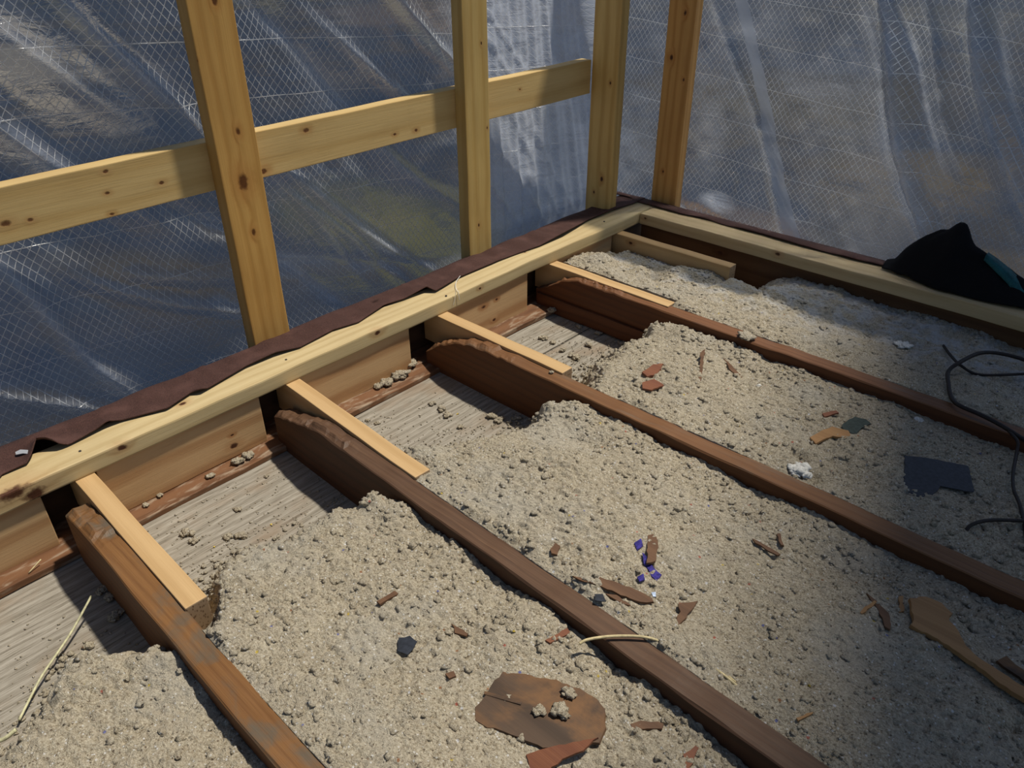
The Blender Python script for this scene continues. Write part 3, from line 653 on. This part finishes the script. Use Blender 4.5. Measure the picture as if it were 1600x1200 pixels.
for b in range(5):
    x0 = -.04 if b == 4 else .22
    xs = np.arange(x0, 1.85, STEP); ylo = {0: -2.7, 1: -1.97, 2: -1.56, 3: -.98, 4: -.48}[b]; yhi = {0: -1.97, 1: -1.48, 2: -1.0, 3: -.51, 4: .03}[b]
    # grid snapped to the bay: parametrise across the bay so its rims follow the joists
    ny = int((yhi-ylo)/STEP)
    X = np.repeat(xs[:, None], ny, 1); lo, hi = bay_bounds(b, xs)
    T = np.linspace(0, 1, ny)[None, :]; Y = lo[:, None]+(hi-lo)[:, None]*T
    Z = H(b, X, Y)
    # skirts down the rims, hidden against the joists
    X = np.concatenate([X[:, :1], X, X[:, -1:]], 1); Y = np.concatenate([Y[:, :1]-.001, Y, Y[:, -1:]+.001], 1); Z = np.concatenate([Z[:, :1]-.03, Z, Z[:, -1:]-.03], 1); ny += 2
    V = np.stack([X, Y, Z], -1).reshape(-1, 3); n = ny
    I = np.arange((len(xs)-1)*n).reshape(-1, n)[:, :-1].ravel(); F = np.stack([I, I+n, I+n+1, I+1], 1)
    zf = V[F][:, :, 2].max(1); c0 = V[F[:, 0]]
    keep = (zf > DECK-.004) & (c0[:, 0] < xmax(c0[:, 1]))
    # only what the camera could see, with a margin
    if b == 0: keep &= (c0[:, 1] > -2.42)
    F = F[keep]
    tri = np.concatenate([F[:, [0, 1, 2]], F[:, [0, 2, 3]]])
    # loose lumps and crumbs lying on it
    VV = [V]; FF = [tri]; off = len(V)
    cnt = {0: 3000, 1: 7000, 2: 6500, 3: 6000, 4: 4500}[b]
    px_ = rs.uniform(x0, 1.75, cnt*3); ty = rs.rand(cnt*3)
    lo2, hi2 = bay_bounds(b, px_); py_ = lo2+(hi2-lo2)*(.01+.98*ty)
    zz, rp = Hbase(b, px_, py_); prob = .22+.78*(rp < .97)+.35*((ty > .8) | (ty < .06))
    ok = (rs.rand(cnt*3) < prob) & (rp > .05) & (px_ < xmax(py_)-.03) & (py_ > -2.4)
    px_, py_ = px_[ok][:cnt], py_[ok][:cnt]; hz = H(b, px_, py_, False)
    for x_, y_, z_ in zip(px_, py_, hz):
        r = .0014+.0050*rs.rand()**3.5
        lo3, hi3 = bay_bounds(b, np.array([x_])); 
        if y_-r*1.3 < lo3[0] or y_+r*1.3 > hi3[0]: continue
        q, f = blob(x_, y_, max(z_, DECK)+r*.1, r, 2 if r > .0036 else 1); VV.append(q); FF.append(f+off); off += len(q)
    fy = [p[0] for p in front[b]]; fx = [p[1] for p in front[b]]; y_lo, y_hi = max(fy[0], -2.4), fy[-1]
    for q_ in range(900 if b else 500):
        y_ = rs.uniform(y_lo, y_hi); d_ = rs.exponential(.045)
        if b in (1, 2, 3) and rs.rand() < .25: d_ = rs.uniform(0, .3)
        x_ = float(np.interp(y_, fy, fx))+.015-d_; lo3, hi3 = bay_bounds(b, np.array([x_]))
        if x_ < .06 or y_ < lo3[0]+.004 or y_ > hi3[0]-.004 or (b == 4): continue
        r = .0009+(.0042*rs.rand()**3 if d_ < .06 else .0012*rs.rand())
        q, f = blob(x_, y_, DECK+r*.6, r, 2 if r > .0036 else 1); VV.append(q); FF.append(f+off); off += len(q)
    V = np.concatenate(VV); F = np.concatenate(FF)
    # drop unused vertices
    used = np.zeros(len(V), bool); used[F.ravel()] = True; remap = np.cumsum(used)-1
    o = from_np('loose_insulation', V[used], remap[F], INS, smooth=True)
    tag(o, bay_lab[b], 'insulation', kind='stuff')

# ------------------------------------------------------------------ the small things
def bay_of(y):
    return 0 if y < -1.96 else 1 if y < -1.5 else 2 if y < -.986 else 3 if y < -.493 else 4
def ground_hit(px, py):
    """where the sight line of a pixel meets the heaps (or the bare deck)"""
    d = FW+RT*(px-800)/CF-UP*(py-600)/CF
    for z in np.linspace(.0, DECK, 181):
        t = (z-CAM[2])/d[2]; q = CAM+t*d; b = bay_of(q[1]); s = max(float(H(b, np.array([q[0]]), np.array([q[1]]), False)[0]), DECK)
        if z <= s: return Vector((q[0], q[1], s))
    return Vector(q)
def tube(name, pts, r, mat, res=8, taper=None, sag=None):
    """round cable or stalk through points (Catmull-Rom), one mesh"""
    P_ = [Vector(p) for p in pts]; P_ = [P_[0]*2-P_[1]]+P_+[P_[-1]*2-P_[-2]]; C = []
    for i in range(1, len(P_)-2):
        for k in range(8):
            t = k/8; a, b_, c_, d_ = P_[i-1:i+3]
            C.append(.5*((2*b_)+(c_-a)*t+(2*a-5*b_+4*c_-d_)*t*t+(-a+3*b_-3*c_+d_)*t**3))
    C.append(P_[-2]); V = []; F = []
    for i, p in enumerate(C):
        T = (C[min(i+1, len(C)-1)]-C[max(i-1, 0)]).normalized(); A = T.cross(Vector((0, 0, 1)));
        if A.length < .01: A = T.cross(Vector((1, 0, 0)))
        A.normalize(); B_ = T.cross(A); rr = r*(taper(i/(len(C)-1)) if taper else 1)
        for k in range(res): a = 2*math.pi*k/res; V.append(tuple(p+(A*math.cos(a)+B_*math.sin(a))*rr))
    for i in range(len(C)-1):
        for k in range(res): F.append((i*res+k, i*res+(k+1) % res, (i+1)*res+(k+1) % res, (i+1)*res+k))
    F.append(tuple(range(res))[::-1]); F.append(tuple(range((len(C)-1)*res, len(C)*res)))
    o0 = Vector(C[len(C)//2]); me = bpy.data.meshes.new(name); me.from_pydata([tuple(Vector(v)-o0) for v in V], [], F); me.update()
    o = link(name, me, mat, smooth=True); o.location = o0; return o

def slab(name, pix, thick, mat, lift=.002, jag=.0015, tilt=0., seed=0, bend=.0, zfix=None):
    """flat splinter / scrap whose outline is seen at these pixels, lying on the heap; real thickness, chipped edge"""
    rnd = random.Random(seed+99)
    hits = [ground_hit(*p) for p in pix] if zfix is None else [Vector(P(p[0], p[1], 'z', zfix)) for p in pix]
    zc = sum(h.z for h in hits)/len(hits) if zfix is None else zfix
    zc += lift
    W = [Vector(P(p[0], p[1], 'z', zc)) for p in pix]
    # slope from the heap itself
    cx = sum(v.x for v in W)/len(W); cy = sum(v.y for v in W)/len(W)
    ring = []
    n = len(W)
    for i in range(n):
        a, b_ = W[i], W[(i+1) % n]; L = (b_-a).length; k = max(1, int(L/.008))
        for j in range(k):
            q = a.lerp(b_, j/k); q.x += rnd.uniform(-jag, jag); q.y += rnd.uniform(-jag, jag); ring.append(q)
    L2 = max((v-Vector((cx, cy, v.z))).length for v in ring)
    bm = bmesh.new(); vs = []
    for v in ring:
        dx, dy = v.x-cx, v.y-cy; z = tilt*dy+bend*((dx*dx+dy*dy)/(L2*L2)-.4)*L2
        vs.append(bm.verts.new((dx, dy, z)))
    f = bm.faces.new(vs); bmesh.ops.recalc_face_normals(bm, faces=[f])
    if f.normal.z < 0: f.normal_flip()
    ext = bmesh.ops.extrude_face_region(bm, geom=[f]); 
    for e_ in ext['geom']:
        if isinstance(e_, bmesh.types.BMVert): e_.co.z += thick; e_.co.x *= .985; e_.co.y *= .985
    bmesh.ops.recalc_face_normals(bm, faces=bm.faces)
    bmesh.ops.triangulate(bm, faces=[q for q in bm.faces if len(q.verts) > 4])
    me = bpy.data.meshes.new(name); bm.to_mesh(me); bm.free()
    o = link(name, me, mat); o.location = (cx, cy, zc); return o
BR1 = wood('bark_brown', (.15, .078, .04), (.065, .03, .016), seed=41, grain=.3, ring=.2)
BR2 = wood('orange_splinter', (.38, .21, .085), (.22, .11, .04), seed=42, grain=.3, ring=.2)
BR3 = wood('dark_brown_board', (.085, .052, .032), (.04, .025, .016), seed=46, grain=.25, stain=((.17, .085, .035), .46, .66, (8, 8, 8)))
BR4 = wood('red_chip', (.22, .085, .04), (.12, .04, .025), seed=44, grain=.3, ring=.2)
BLK = plain('black_sheet', (.022, .026, .036), .45, 120, .3, .15)
GRN = plain('dark_green_sheet', (.030, .045, .038), .6, 120, .3, .2)
scr = []
o = slab('board_scrap', [(742, 1108), (765, 1078), (772, 1066), (785, 1052), (820, 1056), (870, 1065), (905, 1078), (935, 1095), (945, 1110), (946, 1140), (938, 1163), (880, 1168), (850, 1172), (810, 1155), (785, 1146), (760, 1138), (742, 1128)], .004, BR3, lift=.003, seed=1)
tag(o, 'broad dark brown board scrap with two pale clumps on it', 'wood scrap'); big = o
# its split: a raised lip along the crack
q0 = P(757, 1081, 'z', big.location.z+.005); q1 = P(815, 1098, 'z', big.location.z+.005)
cr, _ = board('split_lip', tuple(q0), tuple(q1), .006, .003, BR3, seg=4, wob=.001, bev=.0006); cr.parent = big; cr.matrix_parent_inverse = Matrix.Translation(-big.location)
o = slab('wood_splinter', [(822, 1176), (850, 1172), (885, 1170), (935, 1165), (910, 1180), (880, 1190), (862, 1200), (858, 1215), (832, 1215)], .004, BR4, lift=.008, tilt=.3, seed=2)
tag(o, 'red-brown pointed splinter below the broad board scrap', 'wood scrap')
things = [
 ('wood_splinter', [(918, 902), (925, 900), (985, 921), (1020, 938), (1022, 945), (1000, 944), (955, 925), (925, 913)], .004, BR1, 'long flat brown splinter lying just above the second joist'),
 ('wood_splinter', [(893, 901), (915, 905), (932, 915), (905, 908)], .003, BR1, 'thin dark sliver at the left tip of the long brown splinter'),
 ('wood_splinter', [(945, 928), (965, 932), (990, 950), (975, 946)], .003, BR1, 'thin dark sliver tucked under the long brown splinter'),
 ('wood_splinter', [(1012, 838), (1020, 836), (1029, 846), (1024, 880), (1010, 885)], .004, BR1, 'upright brown chip beside the blue-violet plastic shreds'),
 ('wood_chip', [(860, 862), (868, 850), (874, 856), (871, 870), (862, 868)], .005, BR1, 'small brown curled chip alone on bright insulation above second joist'),
 ('wood_chip', [(853, 1002), (885, 984), (892, 990), (860, 1007)], .004, BR4, 'reddish-brown chip left of the pale wire end'),
 ('wood_splinter', [(705, 975), (715, 981), (730, 992), (728, 996), (712, 990)], .003, BR1, 'thin brown sliver in the middle of the first full bay'),
 ('wood_chip', [(588, 942), (618, 925), (622, 930), (594, 947)], .004, BR1, 'small brown stick left of centre above the nearest bay'),
 ('wood_chip', [(697, 1055), (710, 1050), (714, 1058), (702, 1063)], .004, BR1, 'tiny square brown chip left of the broad board scrap'),
 ('wood_chip', [(1059, 945), (1090, 941), (1075, 962), (1058, 984), (1053, 980), (1062, 958)], .004, BR1, 'wedge-shaped brown chip right of the long splinter'),
 ('wood_chip', [(984, 1132), (1000, 1128), (1036, 1132), (1034, 1140), (1000, 1142), (988, 1140)], .004, BR1, 'brown chip right of the broad board scrap'),
 ('wood_chip', [(1068, 1180), (1085, 1168), (1092, 1172), (1080, 1195), (1070, 1215), (1062, 1205)], .004, BR4, 'reddish chip at the bottom edge beside the second joist'),
 ('wood_splinter', [(1003, 585), (1020, 572), (1036, 571), (1028, 586), (1012, 592)], .006, BR4, 'reddish shard nearest the deck between third and fourth joist'),
 ('wood_splinter', [(1003, 600), (1022, 593), (1038, 603), (1018, 612), (1003, 610)], .004, BR4, 'reddish flat shard just below the shard nearest the deck'),
 ('wood_splinter', [(1131, 560), (1138, 566), (1150, 580), (1160, 592), (1156, 595), (1140, 580)], .004, BR1, 'thin brown splinter pointing down-right below the fourth joist'),
 ('wood_splinter', [(1094, 555), (1101, 552), (1098, 575), (1092, 615), (1088, 612), (1093, 580)], .004, BR1, 'long narrow upright brown splinter above the third joist'),
 ('wood_scrap', [(1264, 686), (1275, 680), (1300, 668), (1325, 675), (1332, 688), (1300, 684), (1285, 690), (1273, 697)], .005, BR2, 'orange-brown bark piece touching the dark green scrap'),
 ('wood_chip', [(1284, 648), (1306, 643), (1310, 647), (1288, 653)], .004, BR4, 'small reddish chip above the orange-brown bark piece'),
 ('board_scrap', [(1420, 938), (1445, 934), (1470, 945), (1486, 960), (1480, 972), (1495, 990), (1508, 1015), (1528, 1036), (1545, 1047), (1620, 1095), (1620, 1115), (1560, 1076), (1480, 1015), (1420, 983), (1424, 972)], .008, BR2, 'large orange splintered board at the right edge'),
 ('wood_chip', [(1342, 958), (1366, 940), (1370, 944), (1346, 961)], .004, BR2, 'small pale chip left of the large orange splintered board'),
 ('wood_splinter', [(1352, 930), (1362, 938), (1388, 960), (1392, 985), (1383, 980), (1372, 955)], .004, BR1, 'dark pointed splinter between the small pale chip and the orange board'),
 ('wood_chip', [(1404, 933), (1410, 932), (1411, 958), (1404, 962)], .004, BR2, 'narrow upright chip just left of the large orange board'),
 ('board_scrap', [(1556, 1036), (1570, 1030), (1620, 1068), (1620, 1082), (1580, 1052)], .005, BR3, 'dark brown stick end right of the large orange board'),
 ('wood_chip', [(1244, 1123), (1268, 1115), (1270, 1119), (1247, 1128)], .003, BR2, 'small tan chip lying in the shade right of the second joist'),
 ('wood_splinter', [(1175, 843), (1185, 848), (1220, 868), (1216, 870), (1180, 850)], .003, BR1, 'thin dark twig on insulation below the third joist'),
 ('wood_chip', [(1213, 836), (1217, 835), (1225, 855), (1220, 854)], .004, BR1, 'short upright dark sliver near the dark twig'),
]
for i, (nm, pix, th, mt, lab) in enumerate(things):
    tag(slab(nm, pix, th, mt, lift=.008 if nm == 'board_scrap' else .003, seed=i+10, tilt=random.Random(i).uniform(-.1, .1)), lab, 'wood scrap')
o = slab('plastic_sheet_scrap', [(1413, 712), (1440, 714), (1480, 722), (1513, 728), (1518, 745), (1522, 770), (1500, 766), (1470, 760), (1455, 775), (1440, 780), (1412, 765)], .0012, BLK, lift=.004, seed=50); tag(o, 'larger black sheet patch between third and fourth joist at right', 'plastic scrap')
o = slab('plastic_sheet_scrap', [(1315, 664), (1335, 651), (1352, 655), (1362, 663), (1345, 670), (1338, 680), (1318, 672)], .0012, GRN, lift=.003, seed=51); tag(o, 'dark green scrap beside the orange-brown bark piece', 'plastic scrap')
o = slab('plastic_sheet_scrap', [(622, 997), (640, 995), (652, 1003), (645, 1015), (636, 1024), (622, 1018)], .0012, BLK, lift=.006, seed=52); tag(o, 'small black scrap in the first full bay near the nearest joist', 'plastic scrap')
o = slab('plastic_sheet_scrap', [(928, 928), (942, 930), (946, 940), (930, 940)], .0012, BLK, lift=.006, seed=53); tag(o, 'tiny grey-black flake below the long flat brown splinter', 'plastic scrap')
# blue-violet plastic shreds
VIO = plain('violet_plastic', (.045, .035, .22), .35, 200, .5, .4)
for i, (pix, lab) in enumerate([([(1003, 868), (1010, 875), (1022, 890), (1034, 900), (1028, 906), (1018, 898), (1006, 882)], 'longest crumpled blue-violet plastic shred'),
        ([(992, 850), (1002, 846), (1004, 854), (995, 860)], 'upper small blue-violet shred'), ([(995, 903), (1005, 901), (1007, 907), (998, 909)], 'lowest small blue-violet shred')]):
    tag(slab('plastic_shred', pix, .003, VIO, lift=.002, jag=.002, seed=60+i, tilt=.3), lab, 'plastic scrap')
o = slab('plastic_shred', [(1018, 928), (1024, 925), (1026, 933), (1019, 933)], .002, plain('pale_blue_foil', (.5, .6, .8), .3, 100, .3), lift=.002, seed=66); tag(o, 'tiny pale blue flake right of the long brown splinter', 'plastic scrap')
# cables and stalks
def along(pix, dz):
    return [ground_hit(p[0], p[1])+Vector((0, 0, dz if not isinstance(dz, (list, tuple)) else dz[i])) for i, p in enumerate(pix)]
CAB = plain('black_cable', (.018, .013, .012), .5, 90, .3)
cz = [P(*p, 'z', z) for p, z in [((1640, 580), -.02), ((1600, 562), -.015), ((1560, 552), -.01), ((1530, 552), -.005), ((1500, 566), -.008), ((1482, 580), -.02), ((1482, 600), -.028), ((1487, 622), -.034), ((1500, 634), -.032), ((1530, 647), -.032), ((1565, 665), -.034), ((1605, 690), -.034), ((1640, 712), -.034)]]
tag(tube('power_cable', cz, .0048, CAB), 'thick black cable looping beside and along the fourth joist', 'cable')
cz = [P(*p, 'z', z) for p, z in [((1474, 540), -.050), ((1485, 555), -.040), ((1500, 570), -.030), ((1524, 584), -.045), ((1560, 586), -.045), ((1640, 582), -.045)]]
tag(tube('power_cable', cz, .0034, CAB), 'thin black cable crossing under the thick loop in the far bay', 'cable')
cz = [P(*p, 'z', z) for p, z in [((1575, 672), -.036), ((1590, 690), -.034), ((1588, 710), -.045), ((1583, 740), -.046), ((1584, 765), -.046), ((1594, 790), -.046), ((1602, 830), -.046), ((1606, 870), -.05)]]
tag(tube('power_cable', cz, .0034, CAB), 'dark cable hanging down from the fourth joist at the right edge', 'cable')
cz = [P(*p, 'z', z) for p, z in [((1507, 842), -.058), ((1509, 830), -.042), ((1520, 819), -.034), ((1545, 813), -.034), ((1580, 813), -.038), ((1640, 816), -.040)]]
tag(tube('power_cable', cz, .0034, CAB), 'short curved dark cable end above the third joist at right edge', 'cable')
ST = plain('straw_stalk', (.55, .46, .26), .6, 120, .25)
cz = [P(*p, 'z', z) for p, z in [((905, 1006), -.042), ((920, 999), -.037), ((960, 994), -.036), ((1010, 996), -.037), ((1050, 1010), -.045), ((1100, 1035), -.048), ((1135, 1058), -.050), ((1163, 1083), -.056)]]
tag(tube('pale_wire', cz, .0023, ST), 'pale beige wire lying over the second joist', 'wire')
cz = [P(*p, 'z', z) for p, z in [((1040, 1003), -.047), ((1080, 1020), -.049), ((1120, 1043), -.050), ((1150, 1066), -.053)]]
tag(tube('pale_wire', cz, .0014, ST), 'thinner pale wire strand beside the beige wire', 'wire')
SG = plain('pale_green_stalk', (.50, .48, .30), .6, 120, .25)
cz = [P(*p, 'z', z) for p, z in [((143, 931), -.130), ((110, 990), -.150), ((68, 1052), -.155), ((50, 1085), -.160), ((30, 1125), -.165)]]
tag(tube('straw', cz, .0021, SG), 'long pale straw stalk across bare deck at lower left', 'straw')
cz = [P(*p, 'z', z) for p, z in [((25, 1140), -.128), ((5, 1155), -.135), ((-30, 1166), -.14)]]
tag(tube('straw', cz, .0032, SG), 'short thick stalk end at the left edge', 'straw')
cz = [P(*p, 'z', z) for p, z in [((110, 1048), -.165), ((128, 1034), -.150)]]
tag(tube('straw', cz, .0022, SG), 'tiny stalk bit right of the long straw', 'straw')
cz = [P(*p, 'z', z) for p, z in [((45, 895), -.160), ((64, 874), -.150)]]
tag(tube('straw', cz, .0012, ST), 'thin yellow straw on the reddish sill at left', 'straw')
TH = plain('white_thread', (.8, .8, .78), .7, 100, .1)
cz = [P(719, 431, 'z', .010), P(713, 440, 'z', .004), P(712, 449, 'z', .003), P(716, 456, 'z', .0025)]
q = P(716, 456, 'x', .002); cz += [q, P(718, 469, 'x', .004)]
tag(tube('loose_thread', [tuple(v) for v in cz], .0008, TH, res=5), 'short white loose thread draped over the left plate', 'thread')
# felt scrap edge: folded metal strip tip
o = tube('loose_thread', [tuple(P(712, 452, 'x', .003)), tuple(P(711, 465, 'x', .003)), tuple(P(708, 477, 'x', .003))], .0006, TH, res=5); tag(o, 'faint second white thread on the plate face', 'thread')

# clumps that can be picked out
def clump(px, py, r, label, z=None, mat=INS, group=None, n=7, sq=.8):
    n = n*2+2 if n > 2 else n
    p = ground_hit(px, py) if z is None else Vector(P(px, py, 'z', z)); VV = []; FF = []; off = 0
    for k in range(n):
        a = rs.rand()*6.28; d = r*.85*math.sqrt(rs.rand()) if k else 0; rr = r*(.22+.28*rs.rand()) if k else r*.55
        q, f = blob(d*math.cos(a), d*math.sin(a), rr*.62+(.25*r*rs.rand() if k else .1*r), rr, 2, sq); VV.append(q); FF.append(f+off); off += len(q)
    V = np.concatenate(VV); V[:, 2] = np.maximum(V[:, 2], 0)
    o = from_np('insulation_clump', V, np.concatenate(FF), mat, smooth=True); o.location = p
    tag(o, label, 'insulation clump', group); return o
zb = big.location.z+.004
clump(843, 1113, .0085, 'smaller left pale clump on the broad board scrap', zb)
clump(875, 1113, .0125, 'larger right pale clump on the broad board scrap', zb)
clump(889, 1086, .011, 'grey clump at the upper rim of the board scrap', zb)
clump(862, 582, .0055, 'tiny pale crumb on top of the third joist', -.0425, n=4)
clump(1166, 528, .020, 'flat spill of pale insulation across the top of the fourth joist', -.0445, n=9, sq=.4)
G = 'crumbs of insulation scattered on the bare deck'
for (px, py, r) in [(372, 798, .008), (378, 838, .011), (358, 840, .010), (292, 836, .012), (305, 846, .009), (232, 800, .006), (720, 668, .008), (575, 658, .006), (590, 662, .007), 
        (768, 652, .012), (780, 658, .012), (690, 640, .012), (700, 650, .011), (675, 632, .009), (850, 530, .012), (862, 536, .010), (880, 548, .010), (893, 556, .009), (905, 512, .009), (920, 540, .011), (935, 522, .009),
        (885, 575, .008), (160, 925, .012), (175, 935, .011), (182, 965, .013), (140, 1010, .009), (150, 1045, .012), (75, 1060, .006), (120, 1030, .007), (900, 560, .012), (417, 745, .005), (318, 745, .004)]:
    bw = 'left of the nearest joist' if px < 200 and py > 900 else 'between first and second joist' if px < 450 else 'between second and third joist' if (px < 800 and py > 600) else 'between third and fourth joist'
    clump(px, py, r, 'small crumb of insulation on the bare deck '+bw, DECK, group=G+' '+bw, n=6)
# piles against the blocks
for k, (px, py, r, z, lab) in enumerate([(625, 588, .020, -.165, 'larger heap of crumbs in the corner of the bay right of the second joist'), (606, 600, .016, -.165, 'crumbs just left of the larger corner heap'), (640, 570, .018, -.16, 'crumbs at the very end of the third blocking board'),
        (592, 605, .012, -.165, 'leftmost crumbs on the reddish sill in the middle bay'), (372, 722, .012, -.165, 'crumbs on the reddish sill below the knotted blocking board'), (388, 714, .012, -.165, 'right-hand crumbs on the sill below the knotted blocking board'), (330, 745, .008, -.165, 'tiny crumbs left on the sill below the knotted blocking board'),
        (862, 486, .012, -.165, 'crumbs at the foot of the far dark-red joist'), (250, 775, .006, -.165, 'single crumb on the reddish sill near the nearest sister board'), (228, 790, .006, -.165, 'crumb on the sill touching the nearest sister board')]):
    clump(px, py, r, lab, z, n=11, group=None)
WF = plain('white_fluff', (.62, .61, .57), .95, 260, .2)
for (px, py, r_, lab) in [(1250, 740, .022, 'whitish fluff tuft above the third joist at its middle'), (1411, 543, .018, 'pale blue-white fluff tuft in the far bay left of the cables'), (1436, 658, .010, 'small white tuft just below the fourth joist'), (1185, 604, .006, 'tiny white scrap below the fourth joist')]:
    clump(px, py, r_, lab, mat=WF, n=8, sq=.35)
PNK = plain('pink_fluff', (.62, .28, .24), .95, 200, .3)
clump(563, 640, .010, 'pinkish fluff at the edge of the bare deck', DECK, PNK, n=8)
YEL = plain('yellow_fleck', (.75, .55, .08), .8, 200, .3)
for (px, py) in [(424, 820), (335, 855), (715, 647)]:
    clump(px, py, .0028, 'yellow fleck on the bare grey deck', DECK+.0005, YEL, group='yellow flecks on the deck', n=2)
# metal tip below the lifted felt
MET = NT('pale_metal'); MET.pbsdf((.65, .66, .68), .4, Metallic=.6); MET = MET.m
o = slab('metal_strip', [(24, 707), (32, 703), (49, 704), (48, 710), (36, 709), (25, 711)], .0012, MET, zfix=.010, lift=0, jag=0, seed=70); tag(o, 'pale strip end peeking from under the lifted felt', 'strip')

# black jacket with teal lining thrown over the right-hand plate
prof = [(1385, 412), (1400, 408), (1415, 392), (1440, 375), (1465, 367), (1490, 359), (1500, 356), (1508, 360), (1514, 374), (1520, 388), (1532, 396), (1545, 402), (1560, 412), (1580, 430), (1600, 446), (1625, 470), (1700, 520)]
pr = [P(a, b_, 'y', .10) for a, b_ in prof]; pxs = [q[0] for q in pr]; pzs = [max(q[2], .012) for q in pr]
JX = np.linspace(pxs[0], 1.60, 110); JV = np.linspace(0, 1, 46); V = []; F = []
for x in JX:
    top = float(np.interp(x, pxs, pzs)); w_ = .045+.25*top
    for t in JV:
        s = (t-.42)/.42 if t < .42 else (t-.42)/.58
        if t < .42: y = .10+s*w_*(.9+.2*math.sin(x*13)); zz = top*(1-abs(s)**1.6)+.006
        else: y = .10+s*(w_*.75); zz = top*(1-abs(s)**1.4)-.05*abs(s)**3+.006
        if y > .19: y = .19
        cr_ = .006*float(vnoise(x*1.3+y, y-x*.6, .04, 95))+.004*float(vnoise(x-y*2, y, .02, 96))
        zz = max(zz+cr_*min(1, top*12), .004 if t < .97 else -.05); V.append((x, y, zz))
for i in range(len(JX)-1):
    for j in range(len(JV)-1): a = i*len(JV)+j; F.append((a, a+len(JV), a+len(JV)+1, a+1))
N = NT('black_cloth'); tc = N.n('ShaderNodeTexCoord').outputs['Object']; nn_ = N.noise(tc, 500, 2); N.pbsdf(N.mix(nn_, (.004, .004, .005), (.011, .011, .013)), .9, N.bump(nn_, .3, .001), spec=.15)
jk = from_np('body', [tuple(v) for v in V], F, N.m, smooth=True)
jr = empty('jacket', (1.2, .1, .005)); tag(jr, 'crumpled black jacket with teal lining thrown over the right-hand plate', 'jacket')
md = jk.modifiers.new('thickness', 'SOLIDIFY'); md.thickness = .004; md.offset = 1
jk.parent = jr; jk.matrix_parent_inverse = Matrix.Translation((-1.2, -.1, -.005))
TEAL = plain('teal_cloth', (.008, .085, .095), .6, 80, .3)
lp = [(1540, 398), (1548, 403), (1560, 412), (1575, 424), (1590, 440), (1605, 455), (1625, 480)]; V = []; F = []
for i, (a, b_) in enumerate(lp):
    q = P(a+3, b_-1, 'y', .10); q2 = P(a-3, b_+10+3*i, 'y', .07); mid = (q+q2)/2+np.array([.0, -.006, .006])
    for v in (q, mid, q2): V.append(tuple(v+np.array([0, -.004, .004])))
for i in range(len(lp)-1):
    for j in range(2): a = i*3+j; F.append((a, a+3, a+4, a+1))
tl_ = from_np('lining', V, F, TEAL, smooth=True); md = tl_.modifiers.new('thickness', 'SOLIDIFY'); md.thickness = .003
tl_.parent = jr; tl_.matrix_parent_inverse = Matrix.Translation((-1.2, -.1, -.005)); tl_['label'] = 'teal lining edge'

# ------------------------------------------------------------------ added shade panel, not a real roof, out of view above: shades the right-hand side
hz_ = 8.0; tt = (hz_+.06)/(-SUN_DIR.z); o_ = -SUN_DIR*tt
A_ = Vector((1.22, -1.53, 0)); B_ = Vector((.72, .12, 0)); D_ = (B_-A_).normalized(); Nn = Vector((D_.y, -D_.x, 0))
if Nn.x < 0: Nn = -Nn
c1 = A_-D_*2.2+o_; c2 = B_+D_*1.6+o_; bm = bmesh.new()
lowv = [Vector((v.x, v.y, hz_)) for v in (c1, c2, c2+Nn*3.4, c1+Nn*3.4)]
vs = [bm.verts.new(v) for v in lowv]+[bm.verts.new(v+Vector((0, 0, .04))) for v in lowv]
for f in [(0, 1, 2, 3), (7, 6, 5, 4), (0, 4, 5, 1), (1, 5, 6, 2), (2, 6, 7, 3), (3, 7, 4, 0)]: bm.faces.new([vs[i] for i in f])
bmesh.ops.recalc_face_normals(bm, faces=bm.faces); me = bpy.data.meshes.new('ceiling'); bm.to_mesh(me); bm.free()
N = NT('shade_panel'); t1 = N.n('ShaderNodeBsdfTransparent'); t2 = N.n('ShaderNodeBsdfDiffuse'); N.put(t2.inputs[0], (.4, .4, .38, 1))
N.put(t1.inputs[0], (.95, .97, .9, 1)); t3 = N.n('ShaderNodeMixShader', Fac=.92); N.put(t3.inputs[1], t1.outputs[0]); N.put(t3.inputs[2], t2.outputs[0]); N.t.links.new(t3.outputs[0], N.out.inputs[0])
tag(link('ceiling', me, N.m), 'added part-transparent shade panel, out of view overhead', kind='structure')
